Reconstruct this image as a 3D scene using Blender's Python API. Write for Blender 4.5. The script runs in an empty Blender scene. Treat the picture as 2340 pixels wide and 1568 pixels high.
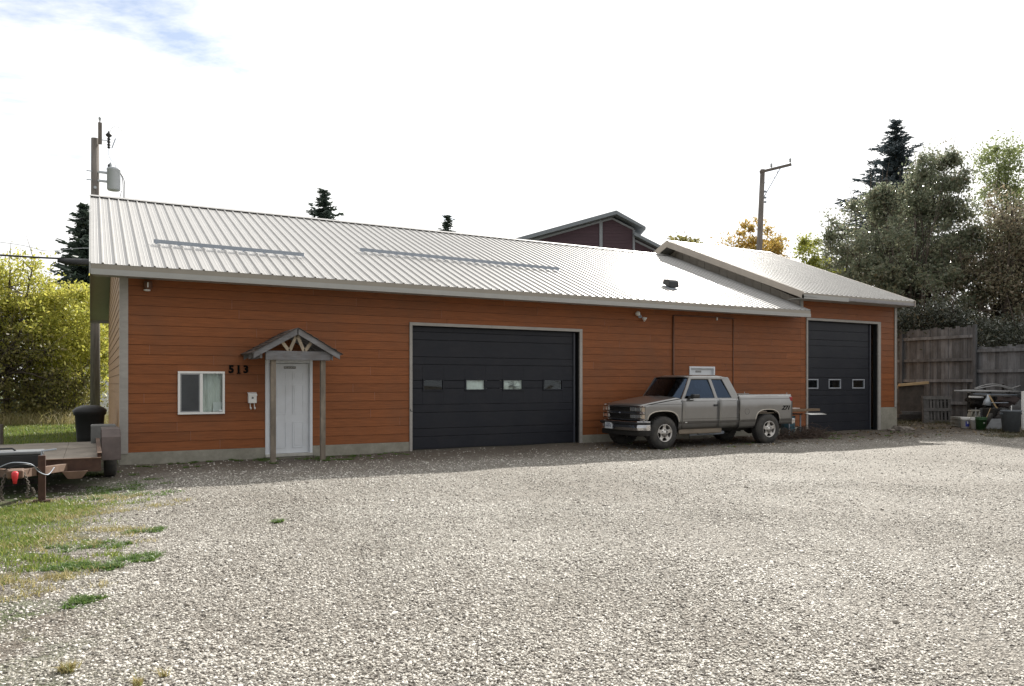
import bpy, bmesh, math, random
import numpy as np
from mathutils import Matrix, Vector, Euler
R = math.radians
random.seed(7)
scene = bpy.context.scene
C = scene.collection

# ------------------------------------------------------------------ camera, sky, sun, exposure
EYE = 1.65                      # eye height above the yard (z = 0 is the floor of the workshop, yard about -0.05)
YAW = R(28.8)
cam_d = bpy.data.cameras.new('camera')
cam = bpy.data.objects.new('camera', cam_d)
C.objects.link(cam)
cam.location = (0, 0, 1.6)
cam.rotation_euler = (R(90), 0, -YAW)
cam_d.sensor_fit = 'HORIZONTAL'
cam_d.sensor_width = 36.0
cam_d.lens = 36.0 * 1750.0 / 2339.0
cam_d.shift_y = (876.0 - 784.0) / 2339.0
cam_d.clip_start = 0.1
cam_d.clip_end = 3000
scene.camera = cam

SUN_AZ, SUN_EL = R(50), R(35)   # azimuth measured from +Y towards +X
SUN_DIR = Vector((math.sin(SUN_AZ) * math.cos(SUN_EL), math.cos(SUN_AZ) * math.cos(SUN_EL), math.sin(SUN_EL)))
world = bpy.data.worlds.new('World')
scene.world = world
world.use_nodes = True
wn, wl = world.node_tree.nodes, world.node_tree.links
wn.clear()
def N(nodes, typ, **kw):
    n = nodes.new(typ)
    for k, v in kw.items():
        setattr(n, k, v)
    return n
w_out = N(wn, 'ShaderNodeOutputWorld')
w_bg = N(wn, 'ShaderNodeBackground'); w_bg.inputs['Strength'].default_value = 0.105
w_sky = N(wn, 'ShaderNodeTexSky', sky_type='NISHITA', sun_disc=False, sun_elevation=SUN_EL, sun_rotation=SUN_AZ,
          altitude=900, air_density=1.0, dust_density=1.2, ozone_density=1.0)
w_tc = N(wn, 'ShaderNodeTexCoord')
w_sep = N(wn, 'ShaderNodeSeparateXYZ'); wl.new(w_tc.outputs['Generated'], w_sep.inputs[0])
w_z = N(wn, 'ShaderNodeMath', operation='MAXIMUM'); w_z.inputs[1].default_value = 0.0; wl.new(w_sep.outputs['Z'], w_z.inputs[0])
w_za = N(wn, 'ShaderNodeMath', operation='ADD'); w_za.inputs[1].default_value = 0.22; wl.new(w_z.outputs[0], w_za.inputs[0])
w_div = N(wn, 'ShaderNodeVectorMath', operation='DIVIDE')
w_cmb = N(wn, 'ShaderNodeCombineXYZ')
for i in range(3): wl.new(w_za.outputs[0], w_cmb.inputs[i])
wl.new(w_tc.outputs['Generated'], w_div.inputs[0]); wl.new(w_cmb.outputs[0], w_div.inputs[1])
w_map = N(wn, 'ShaderNodeMapping'); w_map.inputs['Location'].default_value = (4.883, 9.795, 0.0); w_map.inputs['Scale'].default_value = (1.0, 1.0, 0.0)
w_map.inputs['Rotation'].default_value = (0, 0, 0.6)
wl.new(w_div.outputs[0], w_map.inputs['Vector'])
w_no = N(wn, 'ShaderNodeTexNoise'); w_no.inputs['Scale'].default_value = 1.05; w_no.inputs['Detail'].default_value = 8; w_no.inputs['Roughness'].default_value = 0.62
w_no.inputs['Distortion'].default_value = 0.5
wl.new(w_map.outputs[0], w_no.inputs['Vector'])
w_ramp = N(wn, 'ShaderNodeValToRGB')
w_ramp.color_ramp.elements[0].position = 0.34; w_ramp.color_ramp.elements[0].color = (0.22, 0.22, 0.22, 1)
w_ramp.color_ramp.elements[1].position = 0.46; w_ramp.color_ramp.elements[1].color = (1, 1, 1, 1)
wl.new(w_no.outputs['Fac'], w_ramp.inputs['Fac'])
# thin bright cloud sheet: sunlight scattered forward makes it brighter on the sun's side of the sky
w_dot = N(wn, 'ShaderNodeVectorMath', operation='DOT_PRODUCT'); w_dot.inputs[1].default_value = SUN_DIR
wl.new(w_tc.outputs['Generated'], w_dot.inputs[0])
w_mr = N(wn, 'ShaderNodeMapRange'); w_mr.inputs['From Min'].default_value = -1; w_mr.inputs['From Max'].default_value = 1
w_mr.inputs['To Min'].default_value = 1.9; w_mr.inputs['To Max'].default_value = 9.5
wl.new(w_dot.outputs['Value'], w_mr.inputs['Value'])
w_cc = N(wn, 'ShaderNodeVectorMath', operation='SCALE'); w_cc.inputs[0].default_value = (1.0, 0.995, 0.985)
wl.new(w_mr.outputs[0], w_cc.inputs['Scale'])
w_mix = N(wn, 'ShaderNodeMixRGB'); wl.new(w_ramp.outputs['Color'], w_mix.inputs['Fac'])
wl.new(w_sky.outputs[0], w_mix.inputs['Color1']); wl.new(w_cc.outputs[0], w_mix.inputs['Color2'])
wl.new(w_mix.outputs[0], w_bg.inputs['Color']); wl.new(w_bg.outputs[0], w_out.inputs['Surface'])

sun_d = bpy.data.lights.new('sun', 'SUN')
sun_d.energy = 5.0; sun_d.angle = R(0.55); sun_d.color = (1.0, 0.95, 0.87)
sun = bpy.data.objects.new('sun', sun_d); C.objects.link(sun)
sun.rotation_euler = (-SUN_DIR).to_track_quat('-Z', 'Y').to_euler()
sun.location = (30, 30, 40)

vs = scene.view_settings
vs.view_transform = 'Standard'; vs.look = 'None'; vs.gamma = 1; vs.exposure = 0.62
vs.use_curve_mapping = False
scene.cycles.use_denoising = True

# ------------------------------------------------------------------ materials
MATS = {}
def pmat(name, col, rough=0.6, metal=0.0, var=0.15, scale=6.0, stretch=(1, 1, 1), detail=4, bump=0.0, bscale=None,
         spec=0.5, rnd=0.0, dirt=None, dirt_scale=1.2, dirt_amt=0.5, coord='pos', coat=0.0):
    """Procedural paint/wood/stone: noise-varied colour, optional second stain colour, optional relief."""
    if name in MATS: return MATS[name]
    m = bpy.data.materials.new(name); m.use_nodes = True
    n, l = m.node_tree.nodes, m.node_tree.links
    b = n['Principled BSDF']
    b.inputs['Roughness'].default_value = rough; b.inputs['Metallic'].default_value = metal
    b.inputs['Specular IOR Level'].default_value = spec
    if coat: b.inputs['Coat Weight'].default_value = coat; b.inputs['Coat Roughness'].default_value = 0.12
    if coord == 'pos':
        src = n.new('ShaderNodeNewGeometry').outputs['Position']
    else:
        src = n.new('ShaderNodeTexCoord').outputs['Object']
    mp = n.new('ShaderNodeMapping'); mp.inputs['Scale'].default_value = stretch; l.new(src, mp.inputs['Vector'])
    no = n.new('ShaderNodeTexNoise'); no.inputs['Scale'].default_value = scale; no.inputs['Detail'].default_value = detail
    no.inputs['Roughness'].default_value = 0.65
    l.new(mp.outputs[0], no.inputs['Vector'])
    ra = n.new('ShaderNodeValToRGB')
    ra.color_ramp.elements[0].position = 0.28; ra.color_ramp.elements[1].position = 0.72
    ra.color_ramp.elements[0].color = tuple(c * (1 - var) for c in col) + (1,)
    ra.color_ramp.elements[1].color = tuple(min(1, c * (1 + var)) for c in col) + (1,)
    l.new(no.outputs['Fac'], ra.inputs['Fac'])
    out = ra.outputs['Color']
    if dirt:
        n2 = n.new('ShaderNodeTexNoise'); n2.inputs['Scale'].default_value = dirt_scale; n2.inputs['Detail'].default_value = 6
        n2.inputs['Roughness'].default_value = 0.7
        l.new(src, n2.inputs['Vector'])
        r2 = n.new('ShaderNodeMapRange'); r2.inputs['From Min'].default_value = 0.45; r2.inputs['From Max'].default_value = 0.7
        r2.inputs['To Max'].default_value = dirt_amt; l.new(n2.outputs['Fac'], r2.inputs['Value'])
        mx = n.new('ShaderNodeMixRGB'); mx.inputs['Color2'].default_value = tuple(dirt) + (1,)
        l.new(r2.outputs[0], mx.inputs['Fac']); l.new(out, mx.inputs['Color1']); out = mx.outputs[0]
    if rnd:
        oi = n.new('ShaderNodeObjectInfo'); mr = n.new('ShaderNodeMapRange')
        mr.inputs['To Min'].default_value = 1 - rnd; mr.inputs['To Max'].default_value = 1 + rnd
        l.new(oi.outputs['Random'], mr.inputs['Value'])
        sc = n.new('ShaderNodeVectorMath'); sc.operation = 'SCALE'; l.new(out, sc.inputs[0]); l.new(mr.outputs[0], sc.inputs['Scale'])
        out = sc.outputs[0]
    l.new(out, b.inputs['Base Color'])
    if bump:
        nb = n.new('ShaderNodeTexNoise'); nb.inputs['Scale'].default_value = bscale or scale * 3; nb.inputs['Detail'].default_value = 5
        l.new(mp.outputs[0], nb.inputs['Vector'])
        bp = n.new('ShaderNodeBump'); bp.inputs['Strength'].default_value = bump; bp.inputs['Distance'].default_value = 0.01
        l.new(nb.outputs['Fac'], bp.inputs['Height']); l.new(bp.outputs[0], b.inputs['Normal'])
    MATS[name] = m
    return m

def leaf_mat(name, cols, trans=0.45, rough=0.45):
    m = bpy.data.materials.new(name); m.use_nodes = True
    n, l = m.node_tree.nodes, m.node_tree.links; n.clear()
    out = n.new('ShaderNodeOutputMaterial')
    g = n.new('ShaderNodeNewGeometry')
    ra = n.new('ShaderNodeValToRGB'); els = ra.color_ramp.elements
    els[0].color = tuple(cols[0]) + (1,); els[1].color = tuple(cols[-1]) + (1,)
    for i, c in enumerate(cols[1:-1]):
        e = els.new((i + 1) / (len(cols) - 1)); e.color = tuple(c) + (1,)
    l.new(g.outputs['Random Per Island'], ra.inputs['Fac'])
    p = n.new('ShaderNodeBsdfPrincipled'); p.inputs['Roughness'].default_value = rough
    l.new(ra.outputs[0], p.inputs['Base Color'])
    t = n.new('ShaderNodeBsdfTranslucent'); l.new(ra.outputs[0], t.inputs['Color'])
    mx = n.new('ShaderNodeMixShader'); mx.inputs[0].default_value = trans
    l.new(p.outputs[0], mx.inputs[1]); l.new(t.outputs[0], mx.inputs[2]); l.new(mx.outputs[0], out.inputs['Surface'])
    return m

def glass_mat(name, tint, alpha_trans, rough=0.03, gcol=(.9, .95, 1)):
    m = bpy.data.materials.new(name); m.use_nodes = True
    n, l = m.node_tree.nodes, m.node_tree.links; n.clear()
    out = n.new('ShaderNodeOutputMaterial')
    gl = n.new('ShaderNodeBsdfGlossy'); gl.inputs['Roughness'].default_value = rough; gl.inputs['Color'].default_value = gcol + (1,)
    tr = n.new('ShaderNodeBsdfTransparent'); tr.inputs['Color'].default_value = tuple(tint) + (1,)
    lw = n.new('ShaderNodeLayerWeight'); fr = n.new('ShaderNodeMath'); fr.operation = 'POWER'; fr.inputs[1].default_value = 4.5
    l.new(lw.outputs['Facing'], fr.inputs[0])
    mr = n.new('ShaderNodeMapRange'); mr.inputs['To Min'].default_value = alpha_trans; mr.inputs['To Max'].default_value = 1.0
    no = n.new('ShaderNodeTexNoise'); no.inputs['Scale'].default_value = 1.6
    geo = n.new('ShaderNodeNewGeometry'); l.new(geo.outputs['Position'], no.inputs['Vector'])
    bp = n.new('ShaderNodeBump'); bp.inputs['Strength'].default_value = 0.12; bp.inputs['Distance'].default_value = 0.05
    l.new(no.outputs['Fac'], bp.inputs['Height']); l.new(bp.outputs[0], gl.inputs['Normal'])
    l.new(fr.outputs[0], mr.inputs['Value'])
    mx = n.new('ShaderNodeMixShader'); l.new(mr.outputs[0], mx.inputs[0]); l.new(tr.outputs[0], mx.inputs[1]); l.new(gl.outputs[0], mx.inputs[2])
    l.new(mx.outputs[0], out.inputs['Surface'])
    return m

M_siding = pmat('orange_siding', (0.250, 0.083, 0.027), 0.6, var=0.22, scale=5, stretch=(0.5, 0.5, 9), rnd=0.10, bump=0.35, bscale=14, spec=0.3, dirt=(0.175, 0.076, 0.038), dirt_scale=0.6, dirt_amt=0.55)
M_siding_side = pmat('tan_side_siding', (0.40, 0.24, 0.13), 0.65, var=0.15, scale=5, stretch=(.5, .5, 9), rnd=0.06)
M_sheath = pmat('sheathing', (0.085, 0.036, 0.02), 0.9)  # dark brown so the grooves between boards read as lap shadow lines
M_caulk = pmat('pale_caulk', (0.30, 0.14, 0.085), 0.7)
M_trim = pmat('grey_trim', (0.36, 0.34, 0.315), 0.6, var=0.12, scale=4, stretch=(1, 1, 3), dirt=(0.25, 0.24, 0.22), dirt_amt=0.5)
M_fascia = pmat('fascia_paint', (0.36, 0.36, 0.345), 0.5, var=0.05, scale=3)
M_drip = pmat('eave_flashing', (0.29, 0.265, 0.225), 0.4, var=0.06, scale=3, metal=0.2)
M_soffit = pmat('soffit', (0.42, 0.42, 0.39), 0.6, var=0.05)
M_roof = pmat('roof_metal_paint', (0.40, 0.392, 0.378), 0.42, metal=0.0, var=0.04, scale=1.5, spec=0.6)
M_steel = pmat('galvanised_steel', (0.33, 0.37, 0.43), 0.5, metal=0.1, var=0.1, scale=12)
M_conc = pmat('concrete', (0.30, 0.285, 0.238), 0.85, var=0.14, scale=9, bump=0.25, dirt=(0.17, 0.165, 0.13), dirt_scale=2.5, dirt_amt=0.6)
M_white = pmat('white_paint', (0.70, 0.73, 0.77), 0.4, var=0.03, scale=3, dirt=(0.54, 0.55, 0.55), dirt_scale=2, dirt_amt=0.3)
M_vinyl = pmat('white_vinyl', (0.82, 0.82, 0.80), 0.35, var=0.03)
M_door = pmat('charcoal_door_paint', (0.012, 0.014, 0.021), 0.5, spec=0.3, var=0.15, scale=3, stretch=(1, 1, 8), bump=0.15, bscale=40, dirt=(0.03, 0.03, 0.034), dirt_scale=1.5, dirt_amt=0.35)
M_black = pmat('black_plastic', (0.015, 0.016, 0.018), 0.5, var=0.2)
M_rubber = pmat('rubber_seal', (0.02, 0.02, 0.02), 0.8)
M_wood = pmat('weathered_wood', (0.225, 0.19, 0.15), 0.85, var=0.35, scale=7, stretch=(1, 1, 0.25), bump=0.5, bscale=22, rnd=0.12, dirt=(0.12, 0.10, 0.085), dirt_amt=0.6, dirt_scale=3)
M_woodh = pmat('weathered_beam', (0.19, 0.19, 0.20), 0.85, var=0.35, scale=7, stretch=(0.25, 1, 1.5), bump=0.5, bscale=22, rnd=0.15, dirt=(0.16, 0.13, 0.11), dirt_amt=0.6, dirt_scale=4)
M_webw = pmat('pale_truss_wood', (0.36, 0.30, 0.225), 0.8, var=0.3, scale=6, rnd=0.15, dirt=(0.16, 0.14, 0.12), dirt_amt=0.7, dirt_scale=5)
M_shing = pmat('old_shingles', (0.085, 0.065, 0.055), 0.95, var=0.4, scale=14, bump=0.8, rnd=0.2)
M_fence = pmat('grey_fence_board', (0.135, 0.14, 0.15), 0.9, var=0.4, scale=6, stretch=(1.6, 1.6, 0.22), bump=0.5, bscale=18, rnd=0.34, dirt=(0.062, 0.06, 0.057), dirt_amt=0.7, dirt_scale=1.6)
M_pole = pmat('pole_wood', (0.17, 0.15, 0.135), 0.9, var=0.4, scale=6, stretch=(3, 3, 0.25), bump=0.5, bscale=14)
M_galv = pmat('transformer_grey', (0.42, 0.45, 0.48), 0.5, var=0.06)
M_rust = pmat('rusty_steel', (0.058, 0.027, 0.018), 0.8, var=0.3, scale=10, dirt=(0.10, 0.058, 0.04), dirt_amt=0.6, dirt_scale=6)
M_rustl = pmat('pale_primer_steel', (0.135, 0.083, 0.055), 0.75, var=0.2, scale=9, dirt=(0.09, 0.045, 0.03), dirt_amt=0.6, dirt_scale=6)
M_deck = pmat('trailer_plywood', (0.22, 0.19, 0.155), 0.85, var=0.3, scale=3, stretch=(1, 0.5, 1), dirt=(0.11, 0.095, 0.08), dirt_amt=0.7, dirt_scale=1.7)
M_fender = pmat('dusty_fender', (0.092, 0.070, 0.064), 0.7, var=0.25, scale=5)
M_maroon = pmat('maroon_siding', (0.062, 0.030, 0.042), 0.6, var=0.12, scale=4, stretch=(.5, .5, 8), rnd=0.08)
M_mtrim = pmat('blue_grey_trim', (0.27, 0.29, 0.32), 0.6, var=0.06)
M_mroof = pmat('blue_grey_roof', (0.20, 0.225, 0.25), 0.5, var=0.06)
M_beige = pmat('beige_panel', (0.40, 0.355, 0.305), 0.6, var=0.08, scale=3, stretch=(1, 1, .4), rnd=0.06)
M_brownpipe = pmat('brown_conduit', (0.13, 0.06, 0.035), 0.6)
M_red = pmat('red_plastic', (0.62, 0.03, 0.04), 0.5)
M_glass = glass_mat('window_glass', (0.88, 0.92, 0.92), 0.035)
M_darkglass = glass_mat('tinted_glass', (0.09, 0.11, 0.14), 0.07, gcol=(.50, .68, 1.0))
M_curtain = pmat('pale_curtain', (0.80, 0.82, 0.76), 0.9, var=0.05)
M_numeral = pmat('matt_black_numeral', (0.006, 0.006, 0.006), 0.95, spec=0.1)
M_inside = pmat('dark_interior', (0.012, 0.012, 0.013), 0.9)
M_sheet = pmat('pale_sheet_inside', (0.86, 0.85, 0.76), 0.9, var=0.25, scale=5)
M_screen = pmat('insect_screen', (0.055, 0.06, 0.065), 0.7, var=0.25, scale=2)

# ------------------------------------------------------------------ helpers
class MB:
    """collects shapes and links them as one mesh object"""
    def __init__(s): s.v = []; s.f = []
    def add(s, vs, fs):
        o = len(s.v); s.v += [tuple(v) for v in vs]; s.f += [tuple(o + i for i in f) for f in fs]; return s
    def box(s, x0, x1, y0, y1, z0, z1):
        return s.add([(x0, y0, z0), (x1, y0, z0), (x1, y1, z0), (x0, y1, z0), (x0, y0, z1), (x1, y0, z1), (x1, y1, z1), (x0, y1, z1)],
                     [(3, 2, 1, 0), (4, 5, 6, 7), (0, 1, 5, 4), (1, 2, 6, 5), (2, 3, 7, 6), (3, 0, 4, 7)])
    def bar(s, p, q, w, h, up=(0, 0, 1)):
        """rectangular bar from p to q; w across, h along 'up'"""
        p, q = Vector(p), Vector(q); d = (q - p).normalized(); u = Vector(up)
        a = d.cross(u)
        if a.length < 1e-4: a = d.cross(Vector((1, 0, 0)))
        a.normalize(); b = a.cross(d).normalized(); a = a * w / 2; b = b * h / 2
        vs = [p - a - b, p + a - b, p + a + b, p - a + b, q - a - b, q + a - b, q + a + b, q - a + b]
        return s.add(vs, [(0, 1, 2, 3), (7, 6, 5, 4), (4, 5, 1, 0), (5, 6, 2, 1), (6, 7, 3, 2), (7, 4, 0, 3)])
    def tube(s, pts, rs, n=8, cap=True):
        pts = [Vector(p) for p in pts]
        if not hasattr(rs, '__len__'): rs = [rs] * len(pts)
        o = len(s.v); prev = None
        for i, p in enumerate(pts):
            d = (pts[min(i + 1, len(pts) - 1)] - pts[max(i - 1, 0)]).normalized()
            if prev is None:
                a = d.cross(Vector((0, 0, 1)))
                if a.length < 0.05: a = d.cross(Vector((1, 0, 0)))
            else:
                a = prev - d * prev.dot(d)
            a.normalize(); prev = a; b = d.cross(a)
            for k in range(n):
                t = 2 * math.pi * k / n
                s.v.append(tuple(p + (a * math.cos(t) + b * math.sin(t)) * rs[i]))
        for i in range(len(pts) - 1):
            for k in range(n):
                k2 = (k + 1) % n
                s.f.append((o + i * n + k, o + (i + 1) * n + k, o + (i + 1) * n + k2, o + i * n + k2))
        if cap:
            s.f.append(tuple(o + k for k in range(n)))
            s.f.append(tuple(o + (len(pts) - 1) * n + k for k in reversed(range(n))))
        return s
    def lathe(s, prof, c=(0, 0, 0), n=24, axis='z', caps=True):
        """profile of (r, h) revolved about an axis through c"""
        o = len(s.v); c = Vector(c)
        for r, h in prof:
            for k in range(n):
                t = 2 * math.pi * k / n; a, b = r * math.cos(t), r * math.sin(t)
                v = (a, b, h) if axis == 'z' else ((a, h, b) if axis == 'y' else (h, a, b))
                s.v.append(tuple(c + Vector(v)))
        for i in range(len(prof) - 1):
            for k in range(n):
                k2 = (k + 1) % n
                f = (o + i * n + k, o + i * n + k2, o + (i + 1) * n + k2, o + (i + 1) * n + k)
                s.f.append(f if axis != 'y' else f[::-1])
        if caps:
            s.f.append(tuple(o + k for k in reversed(range(n)))); s.f.append(tuple(o + (len(prof) - 1) * n + k for k in range(n)))
        return s
    def prism(s, poly, axis, a, b):
        """polygon in the other two axes extruded from a to b along axis ('x','y','z')"""
        n = len(poly)
        mk = {'x': lambda p, t: (t, p[0], p[1]), 'y': lambda p, t: (p[0], t, p[1]), 'z': lambda p, t: (p[0], p[1], t)}[axis]
        vs = [mk(p, a) for p in poly] + [mk(p, b) for p in poly]
        fs = [tuple(range(n)), tuple(range(2 * n - 1, n - 1, -1))]
        fs += [(i, n + i, n + (i + 1) % n, (i + 1) % n) for i in range(n)]
        return s.add(vs, fs)
    def grid(s, nu, nv, fn):
        o = len(s.v)
        for i in range(nu):
            for j in range(nv):
                s.v.append(tuple(fn(i / (nu - 1), j / (nv - 1))))
        for i in range(nu - 1):
            for j in range(nv - 1):
                s.f.append((o + i * nv + j, o + (i + 1) * nv + j, o + (i + 1) * nv + j + 1, o + i * nv + j + 1))
        return s
    def mesh(s, name):
        me = bpy.data.meshes.new(name); me.from_pydata(s.v, [], s.f); me.update(); return me
    def build(s, name, mat, parent=None, smooth=False, bevel=0.0, solid=0.0, fixn=True, label=None, kind=None, subsurf=0, seg=2):
        me = s.mesh(name)
        if fixn:
            bm = bmesh.new(); bm.from_mesh(me); bmesh.ops.recalc_face_normals(bm, faces=bm.faces); bm.to_mesh(me); bm.free()
        return link(name, me, mat, parent, smooth, bevel, solid, label, kind, subsurf, seg)

def link(name, me, mat, parent=None, smooth=False, bevel=0.0, solid=0.0, label=None, kind=None, subsurf=0, seg=2):
    o = bpy.data.objects.new(name, me); C.objects.link(o)
    if mat and not me.materials: me.materials.append(mat)
    if smooth:
        me.polygons.foreach_set('use_smooth', [True] * len(me.polygons))
    if solid:
        md = o.modifiers.new('solid', 'SOLIDIFY'); md.thickness = solid; md.offset = 0
    if bevel:
        md = o.modifiers.new('bevel', 'BEVEL'); md.width = bevel; md.segments = seg; md.limit_method = 'ANGLE'; md.angle_limit = R(40)
    if subsurf:
        md = o.modifiers.new('sub', 'SUBSURF'); md.levels = subsurf; md.render_levels = subsurf
    adopt(o, parent)
    if label: o['label'] = label
    if kind: o['kind'] = kind
    return o
ROOTLOC = {}
def adopt(o, parent):
    if parent is None: return
    o.parent = parent
    if parent.name in ROOTLOC:
        o.matrix_parent_inverse = Matrix.Translation(-ROOTLOC[parent.name])
def thing(name, label, cat, loc=(0, 0, 0), rotz=None, group=None):
    """Empty at a thing's base. With rotz given the parts are in local coordinates, otherwise in world ones."""
    o = bpy.data.objects.new(name, None); C.objects.link(o); o.empty_display_size = 0.3
    o.location = loc
    if rotz is not None: o.rotation_euler = (0, 0, rotz)
    else: ROOTLOC[o.name] = Vector(loc)
    return tag(o, label, cat, group)
def tag(o, label, cat, group=None):
    o['label'] = label; o['category'] = cat
    if group: o['group'] = group
    return o
def structure(o):
    o['kind'] = 'structure'; return o
def text_mesh(txt, size, depth, spacing=1.0, bold=0.0, shear=0.0):
    cu = bpy.data.curves.new('lettering', 'FONT'); cu.body = txt; cu.size = size; cu.extrude = depth
    cu.align_x = 'CENTER'; cu.align_y = 'CENTER'; cu.space_character = spacing; cu.offset = bold; cu.shear = shear
    cu.resolution_u = 3
    ob = bpy.data.objects.new('lettering', cu); C.objects.link(ob)
    bpy.context.view_layer.update()
    me = bpy.data.meshes.new_from_object(ob.evaluated_get(bpy.context.evaluated_depsgraph_get()))
    C.objects.unlink(ob); bpy.data.objects.remove(ob)
    return me
def lettering(name, txt, size, loc, mat, parent, depth=0.004, spacing=1.0, bold=0.0, rot=(R(90), 0, 0), shear=0.0, sx=1.0):
    me = text_mesh(txt, size, depth, spacing, bold, shear)
    o = link(name, me, mat, parent); o.location = loc; o.rotation_euler = rot; o.scale = (sx, 1, 1)
    return o
def sstep(a, b, t):
    t = np.clip((t - a) / (b - a), 0, 1); return t * t * (3 - 2 * t)
# pixel (2339 wide picture) -> point, used only to find where things stand
_S, _C = math.sin(YAW), math.cos(YAW)
def at_depth(u, v, zc):
    l = (u - 1169.5) / 1750 * zc
    return Vector((zc * _S + l * _C, zc * _C - l * _S, (876 - v) * zc / 1750 + 1.6))
def at_y(u, v, y):
    t = math.tan(YAW + math.atan((u - 1169.5) / 1750)); x = y * t; zc = x * _S + y * _C
    return Vector((x, y, (876 - v) * zc / 1750 + 1.6))
rng = np.random.default_rng(11)

# ------------------------------------------------------------------ ground
def gz(x, y):
    """height of the yard"""
    x = np.asarray(x, float); y = np.asarray(y, float)
    h = -0.05 + 0.035 * sstep(15.6, 17.1, y) * sstep(5.5, 7.5, x)
    h = h + 0.17 * sstep(24.4, 27.0, x) * sstep(11.5, 14.5, y) * (1 - sstep(40, 60, x))
    h = h + 0.010 * np.sin(x * 1.7 + 0.6 * y) * np.sin(y * 1.3 - 0.5 * x) + 0.006 * np.sin(3.1 * x - 1.1 * y)
    h = h + 0.05 * sstep(18, 30, y) * (1 - sstep(-1, 1, x))
    return h
def axis_samples(lo, hi, fine_lo, fine_hi, step):
    a = list(np.arange(fine_lo, fine_hi + 1e-6, step)); t = step; p = fine_hi
    while p < hi: t *= 1.35; p += t; a.append(min(p, hi))
    t = step; p = fine_lo; b = []
    while p > lo: t *= 1.35; p -= t; b.append(max(p, lo))
    return np.array(sorted(set(b + a)))
gx = axis_samples(-900, 900, -8, 34, 0.4); gy = axis_samples(-300, 1200, -2, 40, 0.4)
GX, GY = np.meshgrid(gx, gy, indexing='ij'); GZ = gz(GX, GY)
gm = MB(); gm.v = [tuple(p) for p in np.stack([GX, GY, GZ], -1).reshape(-1, 3)]
ny_ = len(gy)
gm.f = [(i * ny_ + j, (i + 1) * ny_ + j, (i + 1) * ny_ + j + 1, i * ny_ + j + 1) for i in range(len(gx) - 1) for j in range(ny_ - 1)]

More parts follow.
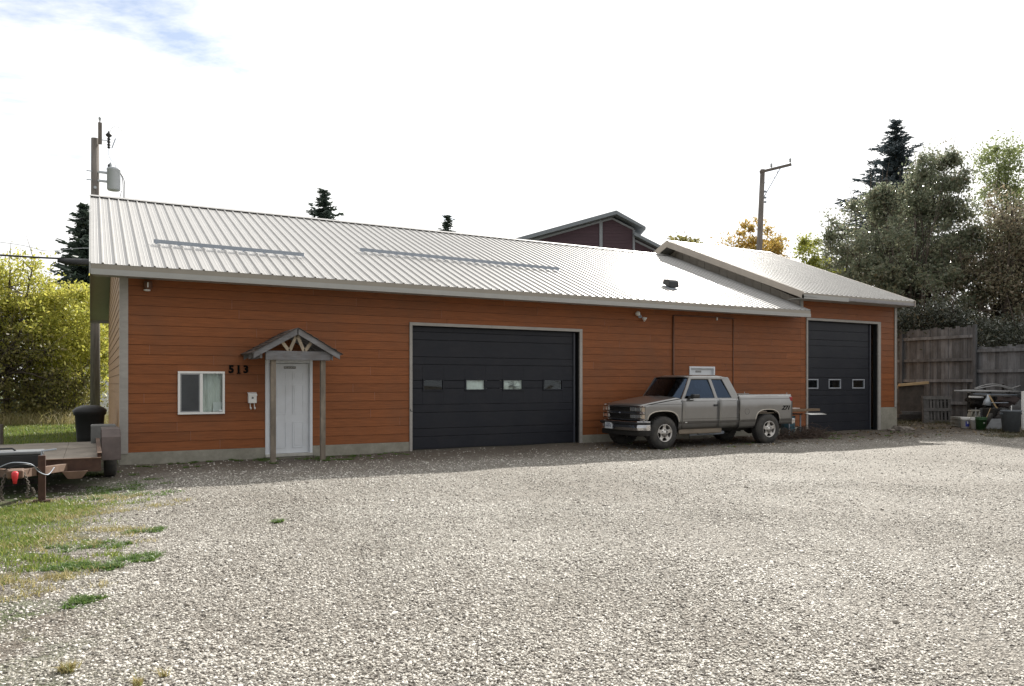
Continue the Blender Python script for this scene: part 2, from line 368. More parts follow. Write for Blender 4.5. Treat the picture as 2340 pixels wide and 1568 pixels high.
def ground_material():
    m = bpy.data.materials.new('gravel_and_turf'); m.use_nodes = True
    n, l = m.node_tree.nodes, m.node_tree.links; b = n['Principled BSDF']
    b.inputs['Roughness'].default_value = 0.8; b.inputs['Specular IOR Level'].default_value = 0.3
    pos = n.new('ShaderNodeNewGeometry').outputs['Position']
    def noise(sc, det=4, rough=.6):
        t = n.new('ShaderNodeTexNoise'); t.inputs['Scale'].default_value = sc; t.inputs['Detail'].default_value = det
        t.inputs['Roughness'].default_value = rough; l.new(pos, t.inputs['Vector']); return t.outputs['Fac']
    def ramp(fac, stops):
        r = n.new('ShaderNodeValToRGB'); e = r.color_ramp.elements
        e[0].position, e[0].color = stops[0][0], tuple(stops[0][1]) + (1,)
        e[1].position, e[1].color = stops[-1][0], tuple(stops[-1][1]) + (1,)
        for p, c in stops[1:-1]:
            k = e.new(p); k.color = tuple(c) + (1,)
        l.new(fac, r.inputs['Fac']); return r.outputs['Color']
    def mix(f, a, c, typ='MIX'):
        x = n.new('ShaderNodeMixRGB'); x.blend_type = typ
        if isinstance(f, float): x.inputs['Fac'].default_value = f
        else: l.new(f, x.inputs['Fac'])
        l.new(a, x.inputs['Color1'])
        if isinstance(c, tuple): x.inputs['Color2'].default_value = c + (1,)
        else: l.new(c, x.inputs['Color2'])
        return x.outputs[0]
    def math_(op, a, c):
        x = n.new('ShaderNodeMath'); x.operation = op
        for i, q in enumerate((a, c)):
            if isinstance(q, (int, float)): x.inputs[i].default_value = q
            else: l.new(q, x.inputs[i])
        return x.outputs[0]
    def rng_(v, a, c, lo=0, hi=1):
        x = n.new('ShaderNodeMapRange'); x.interpolation_type = 'SMOOTHSTEP'
        x.inputs['From Min'].default_value = a; x.inputs['From Max'].default_value = c
        x.inputs['To Min'].default_value = lo; x.inputs['To Max'].default_value = hi
        l.new(v, x.inputs['Value']); return x.outputs[0]
    vo = n.new('ShaderNodeTexVoronoi'); vo.inputs['Scale'].default_value = 62; l.new(pos, vo.inputs['Vector'])
    vo2 = n.new('ShaderNodeTexVoronoi'); vo2.inputs['Scale'].default_value = 130; l.new(pos, vo2.inputs['Vector'])
    sepc = n.new('ShaderNodeSeparateColor'); l.new(vo.outputs['Color'], sepc.inputs[0])
    stone = ramp(sepc.outputs[0], [(0.0, (0.12, 0.112, 0.10)), (0.3, (0.28, 0.262, 0.235)), (0.6, (0.44, 0.42, 0.385)), (1.0, (0.68, 0.66, 0.62))])
    gaps = ramp(vo.outputs['Distance'], [(0.0, (1, 1, 1)), (0.42, (0.9, 0.9, 0.9)), (0.75, (0.32, 0.29, 0.26))])
    gravel = mix(1.0, stone, gaps, 'MULTIPLY')
    drift = ramp(noise(0.34, 6, .66), [(0.3, (0.70, 0.67, 0.63)), (0.7, (1.08, 1.08, 1.06))])
    gravel = mix(1.0, gravel, drift, 'MULTIPLY')
    soil = ramp(noise(9, 5), [(0.3, (0.06, 0.047, 0.035)), (0.7, (0.15, 0.12, 0.09))])
    turf = ramp(noise(3.5, 6, .7), [(0.25, (0.035, 0.055, 0.018)), (0.55, (0.075, 0.10, 0.03)), (0.8, (0.16, 0.15, 0.06))])
    sx = n.new('ShaderNodeSeparateXYZ'); l.new(pos, sx.inputs[0]); X, Y = sx.outputs['X'], sx.outputs['Y']
    wob = math_('MULTIPLY', math_('SUBTRACT', noise(0.9, 5, .7), 0.5), 3.2)
    # gravel runs from a ragged western edge; turf and soil beyond, soil along the fence and the walls
    xe = math_('ADD', X, wob)
    west = rng_(math_('ADD', xe, math_('MULTIPLY', rng_(Y, 5.0, 12.5), -0.55)), -1.4, 0.4)
    north = rng_(math_('ADD', Y, math_('MULTIPLY', wob, 0.5)), 17.0, 18.4, 1, 0)
    gmask = math_('MULTIPLY', west, north)
    gmask = math_('MULTIPLY', gmask, rng_(xe, 24.2, 26.6, 1, 0.15))
    wallstrip = math_('MULTIPLY', rng_(math_('ADD', Y, math_('MULTIPLY', wob, 0.9)), 13.6, 16.4), 0.8)  # soil near the walls, made stronger to deepen the shaded strip
    gravel = mix(wallstrip, gravel, soil)
    tmask = rng_(noise(1.4, 4, .6), 0.40, 0.55)
    tmask = math_('MAXIMUM', tmask, rng_(Y, 21, 24))
    dirt_east = rng_(X, 22, 26, 1, 0)
    bare = mix(math_('MULTIPLY', tmask, dirt_east), soil, turf)
    col = mix(gmask, bare, gravel)
    l.new(col, b.inputs['Base Color'])
    bp = n.new('ShaderNodeBump'); bp.inputs['Strength'].default_value = 0.9; bp.inputs['Distance'].default_value = 0.02
    hsum = math_('ADD', math_('MULTIPLY', vo.outputs['Distance'], -1.0), math_('MULTIPLY', vo2.outputs['Distance'], -0.5))
    l.new(hsum, bp.inputs['Height']); l.new(bp.outputs[0], b.inputs['Normal'])
    return m
ground = structure(gm.build('ground', ground_material(), smooth=True, fixn=False))

# ------------------------------------------------------------------ shared building pieces
WY = 17.3                      # front wall plane
board_mb = MB().add([(0, -.022, 0), (1, -.022, 0), (1, -.012, 0.193), (0, -.012, 0.193), (0, .0, 0), (1, 0, 0), (1, 0, 0.193), (0, 0, 0.193)],
                    [(0, 1, 2, 3), (5, 4, 7, 6), (4, 0, 3, 7), (1, 5, 6, 2), (3, 2, 6, 7), (4, 5, 1, 0)])
BOARD = {}
def board(parent, mat, loc, length, h=0.199, rotz=0.0, name='siding_board'):
    me = BOARD.get(mat.name)
    if me is None:
        me = board_mb.mesh(name); me.materials.append(mat); BOARD[mat.name] = me
    o = bpy.data.objects.new(name, me); C.objects.link(o)
    o.location = loc; o.scale = (length, 1, h / 0.199); o.rotation_euler = (0, 0, rotz)
    adopt(o, parent); return o
JOINT = []
def joint(parent, loc, h):
    if not JOINT:
        me = MB().box(-.0035, .0035, -.0195, 0, 0, 0.193).mesh('butt_joint'); me.materials.append(M_caulk); JOINT.append(me)
    o = bpy.data.objects.new('butt_joint', JOINT[0]); C.objects.link(o); o.location = loc; o.scale = (1, 1, h / .199); adopt(o, parent)
def clad(parent, mat, x0, x1, z0, z1, openings, y=WY, course=0.199, blen=4.88, seed=1):
    """lap siding boards of one wall facing -Y, cut round its openings"""
    rr = random.Random(seed); row = 0; z = z0
    while z < z1 - 0.02:
        h = min(course, z1 - z)
        cuts = []; t = x0 - rr.random() * blen
        while t < x1:
            cuts.append(t); t += blen
        edges = sorted({x0, x1} | {c for c in cuts if x0 + .3 < c < x1 - .3})
        for c in edges[1:-1]:
            if not any(o[0] < c < o[1] and o[2] < z + h and o[3] > z for o in openings): joint(parent, (c, y, z), h)
        for a, b in zip(edges[:-1], edges[1:]):
            a2, b2 = a + (0.004 if a > x0 else 0), b - (0.004 if b < x1 else 0)
            free = [(a2, b2)]
            for (ox0, ox1, oz0, oz1) in openings:
                if oz1 <= z + .004 or oz0 >= z + h - .004: continue
                nf = []
                for (p, q) in free:
                    if ox1 <= p or ox0 >= q: nf.append((p, q)); continue
                    if ox0 - p > .01: nf.append((p, ox0))
                    if q - ox1 > .01: nf.append((ox1, q))
                    p2, q2 = max(p, ox0), min(q, ox1)
                    if oz0 - z > .01: board(parent, mat, (p2, y, z), q2 - p2, oz0 - z)
                    if z + h - oz1 > .01: board(parent, mat, (p2, y, oz1), q2 - p2, z + h - oz1)
                free = nf
            for (p, q) in free: board(parent, mat, (p, y, z), q - p, h)
        z += course; row += 1

def roof_panel_mesh(name, width, length, mat):
    """ribbed steel sheet: x across, y up the slope, z off the deck; rib on its right edge of every quarter"""
    prof = []; q = width / 4
    for k in range(4):
        o = k * q
        prof += [(o, 0.004), (o + .055, .004), (o + .060, .008), (o + .068, .008), (o + .073, .004), (o + .115, .004), (o + .120, .008), (o + .128, .008), (o + .133, .004),
                 (o + q - .046, .004), (o + q - .036, .032), (o + q - .012, .032)]
    prof.append((width - .0005, .004))
    m = MB()
    n = len(prof)
    m.v = [(x, 0, z) for x, z in prof] + [(x, length, z) for x, z in prof]
    m.f = [(i, i + 1, n + i + 1, n + i) for i in range(n - 1)]
    me = m.mesh(name); me.materials.append(mat); return me

def gable_roof(parent, x0, x1, y_eave, z_eave, y_ridge, z_ridge, npan, mats, thick=0.10):
    """front slope of steel sheets on a deck, plain rear slope, ridge cap; returns slope data"""
    dy, dz = y_ridge - y_eave, z_ridge - z_eave
    ang = math.atan2(dz, dy); ln = math.hypot(dy, dz); yr = 2 * y_ridge - y_eave
    deck = MB().prism([(y_eave, z_eave), (y_ridge, z_ridge), (yr, z_eave), (yr, z_eave - thick), (y_ridge, z_ridge - thick), (y_eave, z_eave - thick)], 'x', x0, x1)
    roof = deck.build('roof', mats['soffit'], parent)
    w = (x1 - x0) / npan
    me = roof_panel_mesh('roof_panel', w, ln + 0.03, mats['roof'])
    me2 = roof_panel_mesh('roof_panel', w, ln + 0.03, mats['roof'])
    for k in range(npan):
        o = bpy.data.objects.new('roof_panel', me); C.objects.link(o)
        o.location = (x0 + k * w, y_eave - 0.03 * math.cos(ang), z_eave - 0.03 * math.sin(ang)); o.rotation_euler = (ang, 0, 0); adopt(o, roof)
        o = bpy.data.objects.new('roof_panel', me2); C.objects.link(o)
        o.location = (x0 + (k + 1) * w, yr + 0.03 * math.cos(ang), z_eave - 0.03 * math.sin(ang)); o.rotation_euler = (ang, 0, math.pi); adopt(o, roof)
    c = MB(); e = 0.16
    pr = [(y_ridge - e * math.cos(ang), z_ridge - e * math.sin(ang) + .052), (y_ridge, z_ridge + .060), (y_ridge + e * math.cos(ang), z_ridge - e * math.sin(ang) + .052),
          (y_ridge + e * math.cos(ang), z_ridge - e * math.sin(ang) + .044), (y_ridge, z_ridge + .052), (y_ridge - e * math.cos(ang), z_ridge - e * math.sin(ang) + .044)]
    c.prism(pr, 'x', x0 - .01, x1 + .01); c.build('ridge_cap', mats['roof'], roof)
    return roof, ang, ln
def window_unit(parent, name, x0, x1, z0, z1, y, fw, mat_f, mat_g, depth=.05):
    w = MB()
    w.box(x0, x1, y - depth, y, z0, z0 + fw).box(x0, x1, y - depth, y, z1 - fw, z1)
    w.box(x0, x0 + fw, y - depth, y, z0 + fw + .001, z1 - fw - .001).box(x1 - fw, x1, y - depth, y, z0 + fw + .001, z1 - fw - .001)
    o = w.build(name, mat_f, parent, bevel=.004)
    MB().box(x0 + fw, x1 - fw, y - depth * .55, y - depth * .5, z0 + fw, z1 - fw).build('pane', mat_g, o)
    return o

# ------------------------------------------------------------------ workshop (long orange building)
shop = thing('workshop_building', 'long orange lap-sided workshop with white ribbed metal roof and porch door', 'building', (10, 17.3, 0))
XE = 20.2                      # where the taller garage starts
D1 = (3.34, 4.37, -0.2, 2.12)  # front door
W1 = (1.58, 2.50, 0.95, 1.85)
G1 = (6.69, 11.66, -0.2, 3.06)
D2 = (15.46, 16.46, -0.2, 2.10)
Z0, ZT = 0.20, 3.735           # siding bottom / soffit
EY, EZ, RY, RZ = 16.7, 3.90, 23.5, 6.62
REAR = 2 * RY - EY - 0.6       # rear wall plane
def shell(name, x0, x1, z1, openings, parent):
    m = MB()   # wall core behind the boards, cut at the openings
    xs = sorted({x0, x1} | {v for o in openings for v in o[:2]})
    for a, b in zip(xs[:-1], xs[1:]):
        segs = [(-.3, z1)]
        for o in openings:
            if o[0] < b - 1e-6 and o[1] > a + 1e-6:
                segs = [s for p, q in segs for s in ((p, min(q, o[2])), (max(p, o[3]), q)) if s[1] - s[0] > .02]
        for p, q in segs: m.box(a, b, WY, WY + .15, p, q)
    return m.build(name, M_sheath, parent)
fw = shell('front_wall', 0.55, XE, ZT + .1, [D1, W1, G1, D2], shop)
clad(fw, M_siding, 0.57, XE, Z0, ZT, [D1, W1, G1, D2], seed=5)
# gable end wall facing west
gw = MB().prism([(WY + .001, -.3), (REAR, -.3), (REAR, 3.7), (RY, 6.48), (WY + .001, 3.7)], 'x', 0.55, 0.70).build('gable_wall', M_sheath, shop)
z = Z0
while z < 6.3:
    top = z + .199
    if top < 3.75: a, b = WY + .02, REAR
    else:
        k = (top - 3.78) / (6.48 - 3.78); a, b = WY + k * (RY - WY) + .05, REAR - k * (REAR - RY) - .05
    while b - a > 0.3:
        ln_ = min(4.88, b - a); board(gw, M_siding_side, (0.55, a + ln_ - .004, z), ln_ - .008, rotz=-math.pi / 2); a += ln_
    z += .199
MB().box(0.56, XE + 4, REAR - .15, REAR, -.3, 3.7).build('rear_wall', M_sheath, shop)
MB().box(0.70, XE, WY + .16, REAR - .16, -.02, 0.0).build('floor_slab', M_conc, shop)
MB().box(0.72, 0.74, WY + .3, REAR - .3, 0, 3.6).box(.8, XE, RY, RY + .05, 0, 3.6).box(.8, XE, WY + .4, RY, 3.55, 3.6).build('interior_partition', M_inside, shop)
for a, b in ((0.50, D1[0]), (D1[1], G1[0]), (G1[1], D2[0]), (D2[1], XE)):
    MB().box(a, b, WY - .03, WY + .16, -.4, Z0 - .004).build('foundation', M_conc, shop, bevel=.006)
MB().box(0.50, .62, WY + .17, REAR + .02, -.4, Z0 - .004).build('foundation', M_conc, shop, bevel=.006)
MB().box(0.53, 0.66, WY - .045, WY + .0, Z0 - .02, ZT).box(0.505, 0.532, WY - .045, WY + .10, Z0 - .02, ZT).build('corner_trim', M_trim, shop)
roof, ANG, SLN = gable_roof(shop, 0.0, 19.94, EY, EZ, RY, RZ, 22, {'roof': M_roof, 'soffit': M_soffit})
# the gap between the short roof and the garage wall, eave flashing, fascia, soffit, rakes
MB().box(0.0, 19.94, EY - .022, EY - .003, EZ - .105, EZ - .004).build('eave_flashing', M_drip, roof)
MB().box(0.0, 19.94, EY - .038, EY - .004, EZ - .215, EZ - .106).build('fascia', M_fascia, roof)
for k in range(64):
    x = 0.03 + k * 0.311
    MB().box(x, x + .304, EY + .001, WY - .002, ZT - .012, ZT).build('soffit_panel', M_soffit, roof)
RR = 2 * RY - EY
MB().box(0, 19.94, RR + .003, RR + .04, EZ - .215, EZ - .01).build('fascia', M_fascia, roof)
for (ya, za, yb, zb) in ((EY - .03, EZ - .012, RY, RZ), (RR + .03, EZ - .012, RY, RZ)):
    MB().prism([(ya, za + .035), (yb, zb + .036), (yb, zb - .19), (ya, za - .19)], 'x', -.03, -.003).build('rake_trim', M_fascia, roof)
    MB().prism([(ya, za - .10), (yb, zb - .102), (yb, zb - .115), (ya, za - .115)], 'x', 0.0, .54).build('rake_soffit', M_soffit, roof)
# snow bars and vent on the front slope
SL = (RZ - EZ) / (RY - EY)
def onroof(x, y, off=0.0): return Vector((x, y - off * math.sin(ANG), EZ + (y - EY) * SL + off * math.cos(ANG)))
def snow_bar(xa, ya, xb, yb, label):
    up = Vector((0, -math.sin(ANG), math.cos(ANG)))
    p, q = onroof(xa, ya), onroof(xb, yb); m = MB()
    lean = Vector((0, .030, 0))
    a, b = p + up * .048, q + up * .048
    f = Vector((0, .012, 0))
    m.add([a, b, b + up * .088 + lean, a + up * .088 + lean, a + f, b + f, b + up * .088 + lean + f, a + up * .088 + lean + f],
          [(0, 1, 2, 3), (7, 6, 5, 4), (0, 4, 5, 1), (3, 2, 6, 7), (0, 3, 7, 4), (1, 5, 6, 2)])
    s = m.build('snow_guard', M_steel, roof, label=label)
    n_ = int((xb - xa) / .4532)
    for k in range(n_ + 1):
        t = min(1, max(0, (k * .4532 + .05) / (xb - xa))); c = p.lerp(q, t)
        MB().bar(c + up * .044 + Vector((0, -.06, -.024)), c + up * .044 + Vector((0, .10, .04)), .035, .012).build('bracket', M_steel, s)
snow_bar(1.21, 18.55, 4.45, 18.40, 'short grey snow bar on the roof above the window')
snow_bar(6.17, 19.50, 12.14, 19.20, 'long grey snow bar on the roof above the wide door')
vp = onroof(15.62, 18.30)
vm = MB().prism([(vp.y - .20, vp.z - .03), (vp.y + .16, vp.z + .12), (vp.y + .10, vp.z + .27), (vp.y - .12, vp.z + .24), (vp.y - .19, vp.z + .15)], 'x', 15.42, 15.80)
vm.build('roof_vent', M_black, roof, bevel=.03)
MB().box(15.33, 15.89, vp.y - .28, vp.y - .27, vp.z - .07, vp.z - .06).add([onroof(15.34, 18.0, .03), onroof(15.88, 18.0, .03), onroof(15.88, 18.62, .03), onroof(15.34, 18.62, .03)], [(0, 1, 2, 3)]).build('vent_flashing', M_steel, roof)
# screws: rows of small heads over the panels, far too many to pick apart
sm = MB(); up = Vector((0, -math.sin(ANG), math.cos(ANG)))
for i in range(88):
    for j in range(12):
        if i > 40 and (i + j) % 2: continue
        c = onroof(0.04 + i * .2266, 16.76 + j * .6, .010)
        for s_ in ((-.006, -.006), (.006, -.006), (.006, .006), (-.006, .006)):
            sm.v.append(tuple(c + Vector((s_[0], s_[1] * math.cos(ANG), s_[1] * math.sin(ANG)))))
        k = len(sm.v); sm.f.append((k - 4, k - 3, k - 2, k - 1))
sm.build('roof_screws', pmat('screw_heads', (.35, .34, .33), .5), roof, kind='stuff', fixn=False)

# --- sliding window
win = window_unit(shop, 'window', *W1[:2], W1[2], W1[3], WY - .01, .045, M_vinyl, M_glass, .06)
win['label'] = 'white sliding window left of the porch'
xm = (W1[0] + W1[1]) / 2 - .005
MB().box(xm - .028, xm + .028, WY - .066, WY - .012, W1[2] + .047, W1[3] - .047).build('meeting_rail', M_vinyl, win)
MB().box(W1[0] + .05, xm - .03, WY - .058, WY - .056, W1[2] + .05, W1[3] - .05).build('insect_screen', M_screen, win)
sf = MB(); a_, b_ = W1[0] + .047, xm - .03
for q in ((a_, a_ + .02, W1[2] + .047, W1[3] - .047), (b_ - .02, b_, W1[2] + .047, W1[3] - .047)): sf.box(q[0], q[1], WY - .064, WY - .059, q[2], q[3])
sf.box(a_ + .021, b_ - .021, WY - .064, WY - .059, W1[2] + .047, W1[2] + .07).box(a_ + .021, b_ - .021, WY - .064, WY - .059, W1[3] - .07, W1[3] - .047)
sf.build('screen_frame', pmat('grey_aluminium', (.30, .31, .32), .5), win)
cur = MB(); rr = random.Random(3)
def curtain_pt(u, v):
    x = W1[0] - .05 + u * 1.02
    ph = 2.2 * v + .7 * math.sin(5 * v + 9 * u)
    return (x, WY + .10 + .022 * math.sin(34 * u + ph) + .01 * math.sin(71 * u - 2 * ph), W1[2] - .05 + v * 1.0)
cur.grid(90, 24, curtain_pt); cur.build('curtain', M_curtain, win, smooth=True, fixn=False)
MB().box(2.28, 2.45, WY + .055, WY + .058, 1.0, 1.2).build('paper_notice', M_vinyl, win)
MB().box(2.39, 2.45, WY - .046, WY - .045, 1.01, 1.04).build('window_sticker', M_white, win)

# --- front door
dr = MB().box(3.45, 4.29, WY + .02, WY + .06, .05, 2.035).build('front_door', M_white, shop, label='white six-panel front door under the porch')
for (xa, xb) in ((3.56, 3.80), (3.94, 4.18)):
    for (za, zb) in ((.17, .74), (.92, 1.56), (1.68, 1.86)):
        p = MB(); y0 = WY + .018
        p.box(xa, xb, y0 - .001, y0, za, zb)
        for (q0, q1, r0, r1) in ((xa, xb, za, za + .014), (xa, xb, zb - .014, zb), (xa, xa + .014, za + .015, zb - .015), (xb - .014, xb, za + .015, zb - .015)):
            p.box(q0, q1, y0 - .010, y0 - .0012, r0, r1)
        p.box(xa + .04, xb - .04, y0 - .008, y0 - .0012, za + .04, zb - .04)
        p.build('door_panel', M_white, dr, bevel=.004)
def handle_at(door, x, z):
    MB().lathe([(.028, 0), (.028, -.008), (.012, -.012), (.012, -.05), (.027, -.055), (.030, -.075), (.02, -.09)], (x, WY + .02, z), 14, 'y').build('door_knob', M_black, door, smooth=True)
    MB().box(x - .03, x + .03, WY + .008, WY + .0195, z + .14, z + .27).lathe([(.022, 0), (.022, -.02)], (x, WY + .008, z + .20), 12, 'y').build('deadbolt_plate', M_black, door)
handle_at(dr, 3.505, .93)
MB().box(3.75, 4.01, WY + .012, WY + .0195, 1.925, 1.975).build('sign_plate', M_black, dr)
MB().box(3.756, 4.004, WY + .0095, WY + .0118, 1.931, 1.969).build('sign_face', pmat('sign_grey', (.09, .09, .09), .5), dr)
lettering('sign_lettering', 'NO SMOKING', .042, (3.88, WY + .008, 1.95), M_vinyl, dr, depth=.0008, sx=.95)
def door_frame(x0, x1, zt, name='door_frame'):
    f = MB()
    f.box(x0, x0 + .06, WY - .045, WY + .0, 0, zt).box(x1 - .06, x1, WY - .045, WY, 0, zt).box(x0 + .061, x1 - .061, WY - .045, WY, zt - .06, zt)
    f.box(x0 + .055, x0 + .098, WY + .001, WY + .14, 0.0, zt - .03).box(x1 - .078, x1 - .035, WY + .001, WY + .14, 0, zt - .03).box(x0 + .099, x1 - .079, WY + .001, WY + .14, zt - .075, zt - .03)
    return f.build(name, M_white, shop, bevel=.005)
door_frame(3.34, 4.37, 2.12)
MB().box(3.34, 4.37, WY - .06, WY + .14, -.02, .045).build('door_sill', pmat('aluminium_sill', (.45, .44, .40), .5), shop, bevel=.006)
MB().box(3.30, 4.41, WY - .03, WY + .16, -.4, -.022).build('door_step', M_conc, shop)
# --- back-of-truck door
d2 = MB().box(15.56, 16.38, WY + .02, WY + .06, .05, 2.02).build('side_door', M_white, shop, label='white door behind the pickup truck')
for (xa, xb) in ((15.66, 15.90), (16.04, 16.28)):
    for (za, zb) in ((.17, .74), (.92, 1.56)):
        MB().box(xa, xb, WY + .010, WY + .0195, za, zb).build('door_panel', M_white, d2, bevel=.006)
MB().box(15.74, 15.96, WY + .014, WY + .0195, 1.925, 1.975).build('sign_plate', pmat('sign_grey', (.09, .09, .09), .5), d2)
lettering('sign_lettering', 'NO SMOKING', .034, (15.85, WY + .0125, 1.95), M_vinyl, d2, depth=.0008)
door_frame(15.46, 16.46, 2.10)
MB().box(15.46, 16.46, WY - .06, WY + .14, -.3, .045).build('door_sill', M_conc, shop)

# --- overhead doors
def overhead_door(parent, x0, x1, z1, xs, lines, wins, wz, frame_mat, label, pane_backs):
    """sectional door recessed behind the wall face: panels between the horizontal joints"""
    yd = WY + .10
    d = MB().box(x0 - .05, xs + .03, yd + .03, yd + .06, 0.0, z1 - .005).build('overhead_door', M_door, parent, label=label) if False else None
    d = bpy.data.objects.new('overhead_door', None); C.objects.link(d); d['label'] = label
    d.parent = parent; d.matrix_parent_inverse = Matrix.Translation(-ROOTLOC[parent.name])
    zs = [0.0] + lines + [z1]
    for a, b in zip(zs[:-1], zs[1:]):
        rows = [(x0, xs)]
        if a < wz[0] + .03 and b > wz[1] - .03 or any(abs(a - wz[0]) < .15 or a <= wz[0] <= b or a <= wz[1] <= b for _ in (0,)):
            rows = []; p = x0
            for (wa, wb) in wins:
                rows.append((p, wa)); p = wb
            rows.append((p, xs))
            for (wa, wb) in wins:
                lo, hi = max(a, wz[1]), min(b, wz[0])
                if wz[0] - a > .02 and a < wz[0] and min(b, wz[0]) - a > .012: MB().box(wa, wb, yd, yd + .045, a + .005, min(b, wz[0]) - .001).build('door_section', M_door, d)
                if b - wz[1] > .02 and b > wz[1] and b - max(a, wz[1]) > .012: MB().box(wa, wb, yd, yd + .045, max(a, wz[1]) + .001, b - .005).build('door_section', M_door, d)
        for (p, q) in rows:
            if q - p < .02: continue
            m = MB().box(p + .001, q - .001, yd, yd + .045, a + .005, b - .005)
            n_ = max(1, int((b - a) / .045))
            m.build('door_section', M_door, d, bevel=.004)
    MB().box(x0, xs, yd + .02, yd + .03, 0.0, wz[0] - .02).box(x0, xs, yd + .02, yd + .03, wz[1] + .02, z1 - .02).build('joint_backing', M_inside, d)
    for i, (wa, wb) in enumerate(wins):
        w = window_unit(d, 'door_window', wa, wb, wz[0], wz[1], yd + .03, .035, frame_mat, M_glass, .05)
        if pane_backs[i]:
            g = MB()
            if pane_backs[i] == 1:
                g.grid(20, 4, lambda u, v: (wa + u * (wb - wa) * 1.1, yd + .045 + .012 * math.sin(22 * u), wz[0] - .1 + v * .5))
            else:
                g.grid(14, 8, lambda u, v: (wa - .05 + u * (wb - wa) * 1.1, yd + .05 + .012 * math.sin(9 * u + 8 * v), wz[0] - .1 + v * .5))
            g.build('pane_backing_sheet', M_sheet, w, smooth=True, fixn=False)  # pale sheet put behind the pane to make it look paler
        if pane_backs[i] == 2:
            tw = MB(); r_ = random.Random(4)
            for k in range(16):
                c0 = Vector((wa + .32, yd + .022, wz[0] + .13)); an = r_.random() * 6.3
                tw.tube([c0, c0 + Vector((math.cos(an) * .08, 0, math.sin(an) * .06)), c0 + Vector((math.cos(an + .4) * r_.uniform(.1, .26), 0, math.sin(an + .4) * .12))], .004, 4)
            tw.build('plant_silhouette', M_black, w)  # black twigs drawn as a plant's silhouette in the pane
    MB().box(x0, xs, yd - .005, yd + .05, -.03, -.001).build('bottom_seal', M_rubber, d)
    MB().box(xs - .02, xs + .03, yd - .035, yd - .002, 0, z1 - .02).build('track_strip', pmat('dull_track', (.05, .055, .07), .5), d)
    return d
ZJ = [.30, .495, .885, 1.08, 1.475, 1.67, 2.06, 2.245, 2.66, 2.855]
overhead_door(shop, 6.765, 11.57, 2.98, 11.47, ZJ, [(7.08, 7.64), (8.22, 8.80), (9.28, 9.90), (10.50, 11.12)], (1.41, 1.71), M_door,
              'wide charcoal sectional garage door with four small panes', [0, 1, 2, 0])
tr = MB().box(6.69, 6.76, WY - .05, WY - .001, -.05, 2.99).box(11.575, 11.66, WY - .05, WY - .001, -.05, 2.99)
tr.build('door_trim', M_trim, shop)
MB().box(6.69, 8.90, WY - .052, WY - .001, 2.992, 3.065).build('door_trim', M_trim, shop)
MB().box(8.904, 11.66, WY - .052, WY - .001, 2.992, 3.065).build('door_trim', M_trim, shop)
MB().box(6.70, 6.764, WY, WY + .15, -.05, 3.05).box(11.576, 11.65, WY, WY + .15, -.05, 3.05).box(6.765, 11.575, WY, WY + .15, 2.985, 3.05).build('door_jamb', M_black, shop)
MB().box(6.6, 11.75, WY - .10, WY + .16, -.3, -.032).build('door_apron', M_conc, shop)
MB().tube([(6.70, WY - .052, .98), (6.72, WY - .062, .93), (6.75, WY - .055, .93)], .008, 5).build('hook', M_black, shop)

# --- pipes framing the patched opening, twin flood lamp, lantern, numbers
MB().tube([(14.84, WY - .045, .15), (14.84, WY - .045, 3.56)], .028, 8).build('vertical_pipe', M_brownpipe, shop, smooth=True)
MB().tube([(17.21, WY - .03, .15), (17.21, WY - .03, 3.56)], .014, 8).build('vertical_pipe', M_brownpipe, shop, smooth=True)
MB().tube([(14.84, WY - .035, 3.58), (16.6, WY - .035, 3.59), (17.21, WY - .035, 3.58)], .02, 8).build('cross_pipe', M_brownpipe, shop, smooth=True)
MB().box(16.52, 16.55, WY - .06, WY - .02, 3.50, 3.58).build('pipe_tap', M_vinyl, shop)
for i, ch in enumerate('513'):
    lettering('house_number', ch, .225, (2.635 + i * .150, WY - .034, 1.895), M_numeral, shop, depth=.012, bold=.0085)
# serif feet of the numerals
MB().box(2.745, 2.825, WY - .046, WY - .024, 1.805, 1.825).box(2.60, 2.665, WY - .046, WY - .024, 1.955, 1.975).build('numeral_serif', M_numeral, shop)

lan = thing('wall_lantern', 'small dark brown cylinder lamp high on the orange wall near its left corner', 'lamp', (1.02, WY - .02, 3.5))
MB().lathe([(.0, 0), (.045, 0), (.05, -.01), (.05, -.02)], (1.02, WY - .005, 3.60), 14, 'y').build('mounting_plate', M_brownpipe, lan)
MB().lathe([(.05, .0), (.075, .02), (.08, .12), (.075, .17), (.03, .18)], (1.02, WY - .11, 3.50), 16).build('housing', M_brownpipe, lan, smooth=True)
MB().lathe([(.02, -.03), (.06, -.02), (.065, .0), (.05, .003)], (1.0, WY - .11, 3.498), 16).build('lens', M_vinyl, lan, smooth=True)
MB().box(1.0, 1.02, WY - .195, WY - .188, 3.54, 3.64).build('glint_strip', M_vinyl, lan)
tw = thing('twin_flood_lamp', 'twin-headed white flood lamp on the wall above the pickup hood', 'lamp', (13.55, WY - .02, 3.45))
MB().lathe([(.055, -.02), (.055, -.05), (.02, -.06)], (13.62, WY, 3.50), 14, 'y').build('junction_box', M_steel, tw)
for (bx, bz, dx, dz_) in ((13.62, 3.50, -.17, .06), (13.62, 3.50, .10, -.10)):
    a = Vector((bx, WY - .06, bz)); b = a + Vector((dx * .5, -.05, dz_ * .5)); e = a + Vector((dx, -.10, dz_))
    MB().tube([a, b], .014, 6).build('arm', M_steel, tw)
    MB().tube([b, b.lerp(e, .4), e, e + (e - b) * .12], [.03, .045, .07, .066], 12).build('lamp_head', M_vinyl, tw, smooth=True)
mbx = thing('mailbox', 'white wall mailbox with black emblem and two hooks left of the front door', 'mailbox', (3.06, WY - .03, 1.1))
MB().box(2.975, 3.145, WY - .12, WY - .022, 1.17, 1.375).build('box', M_vinyl, mbx, bevel=.008)
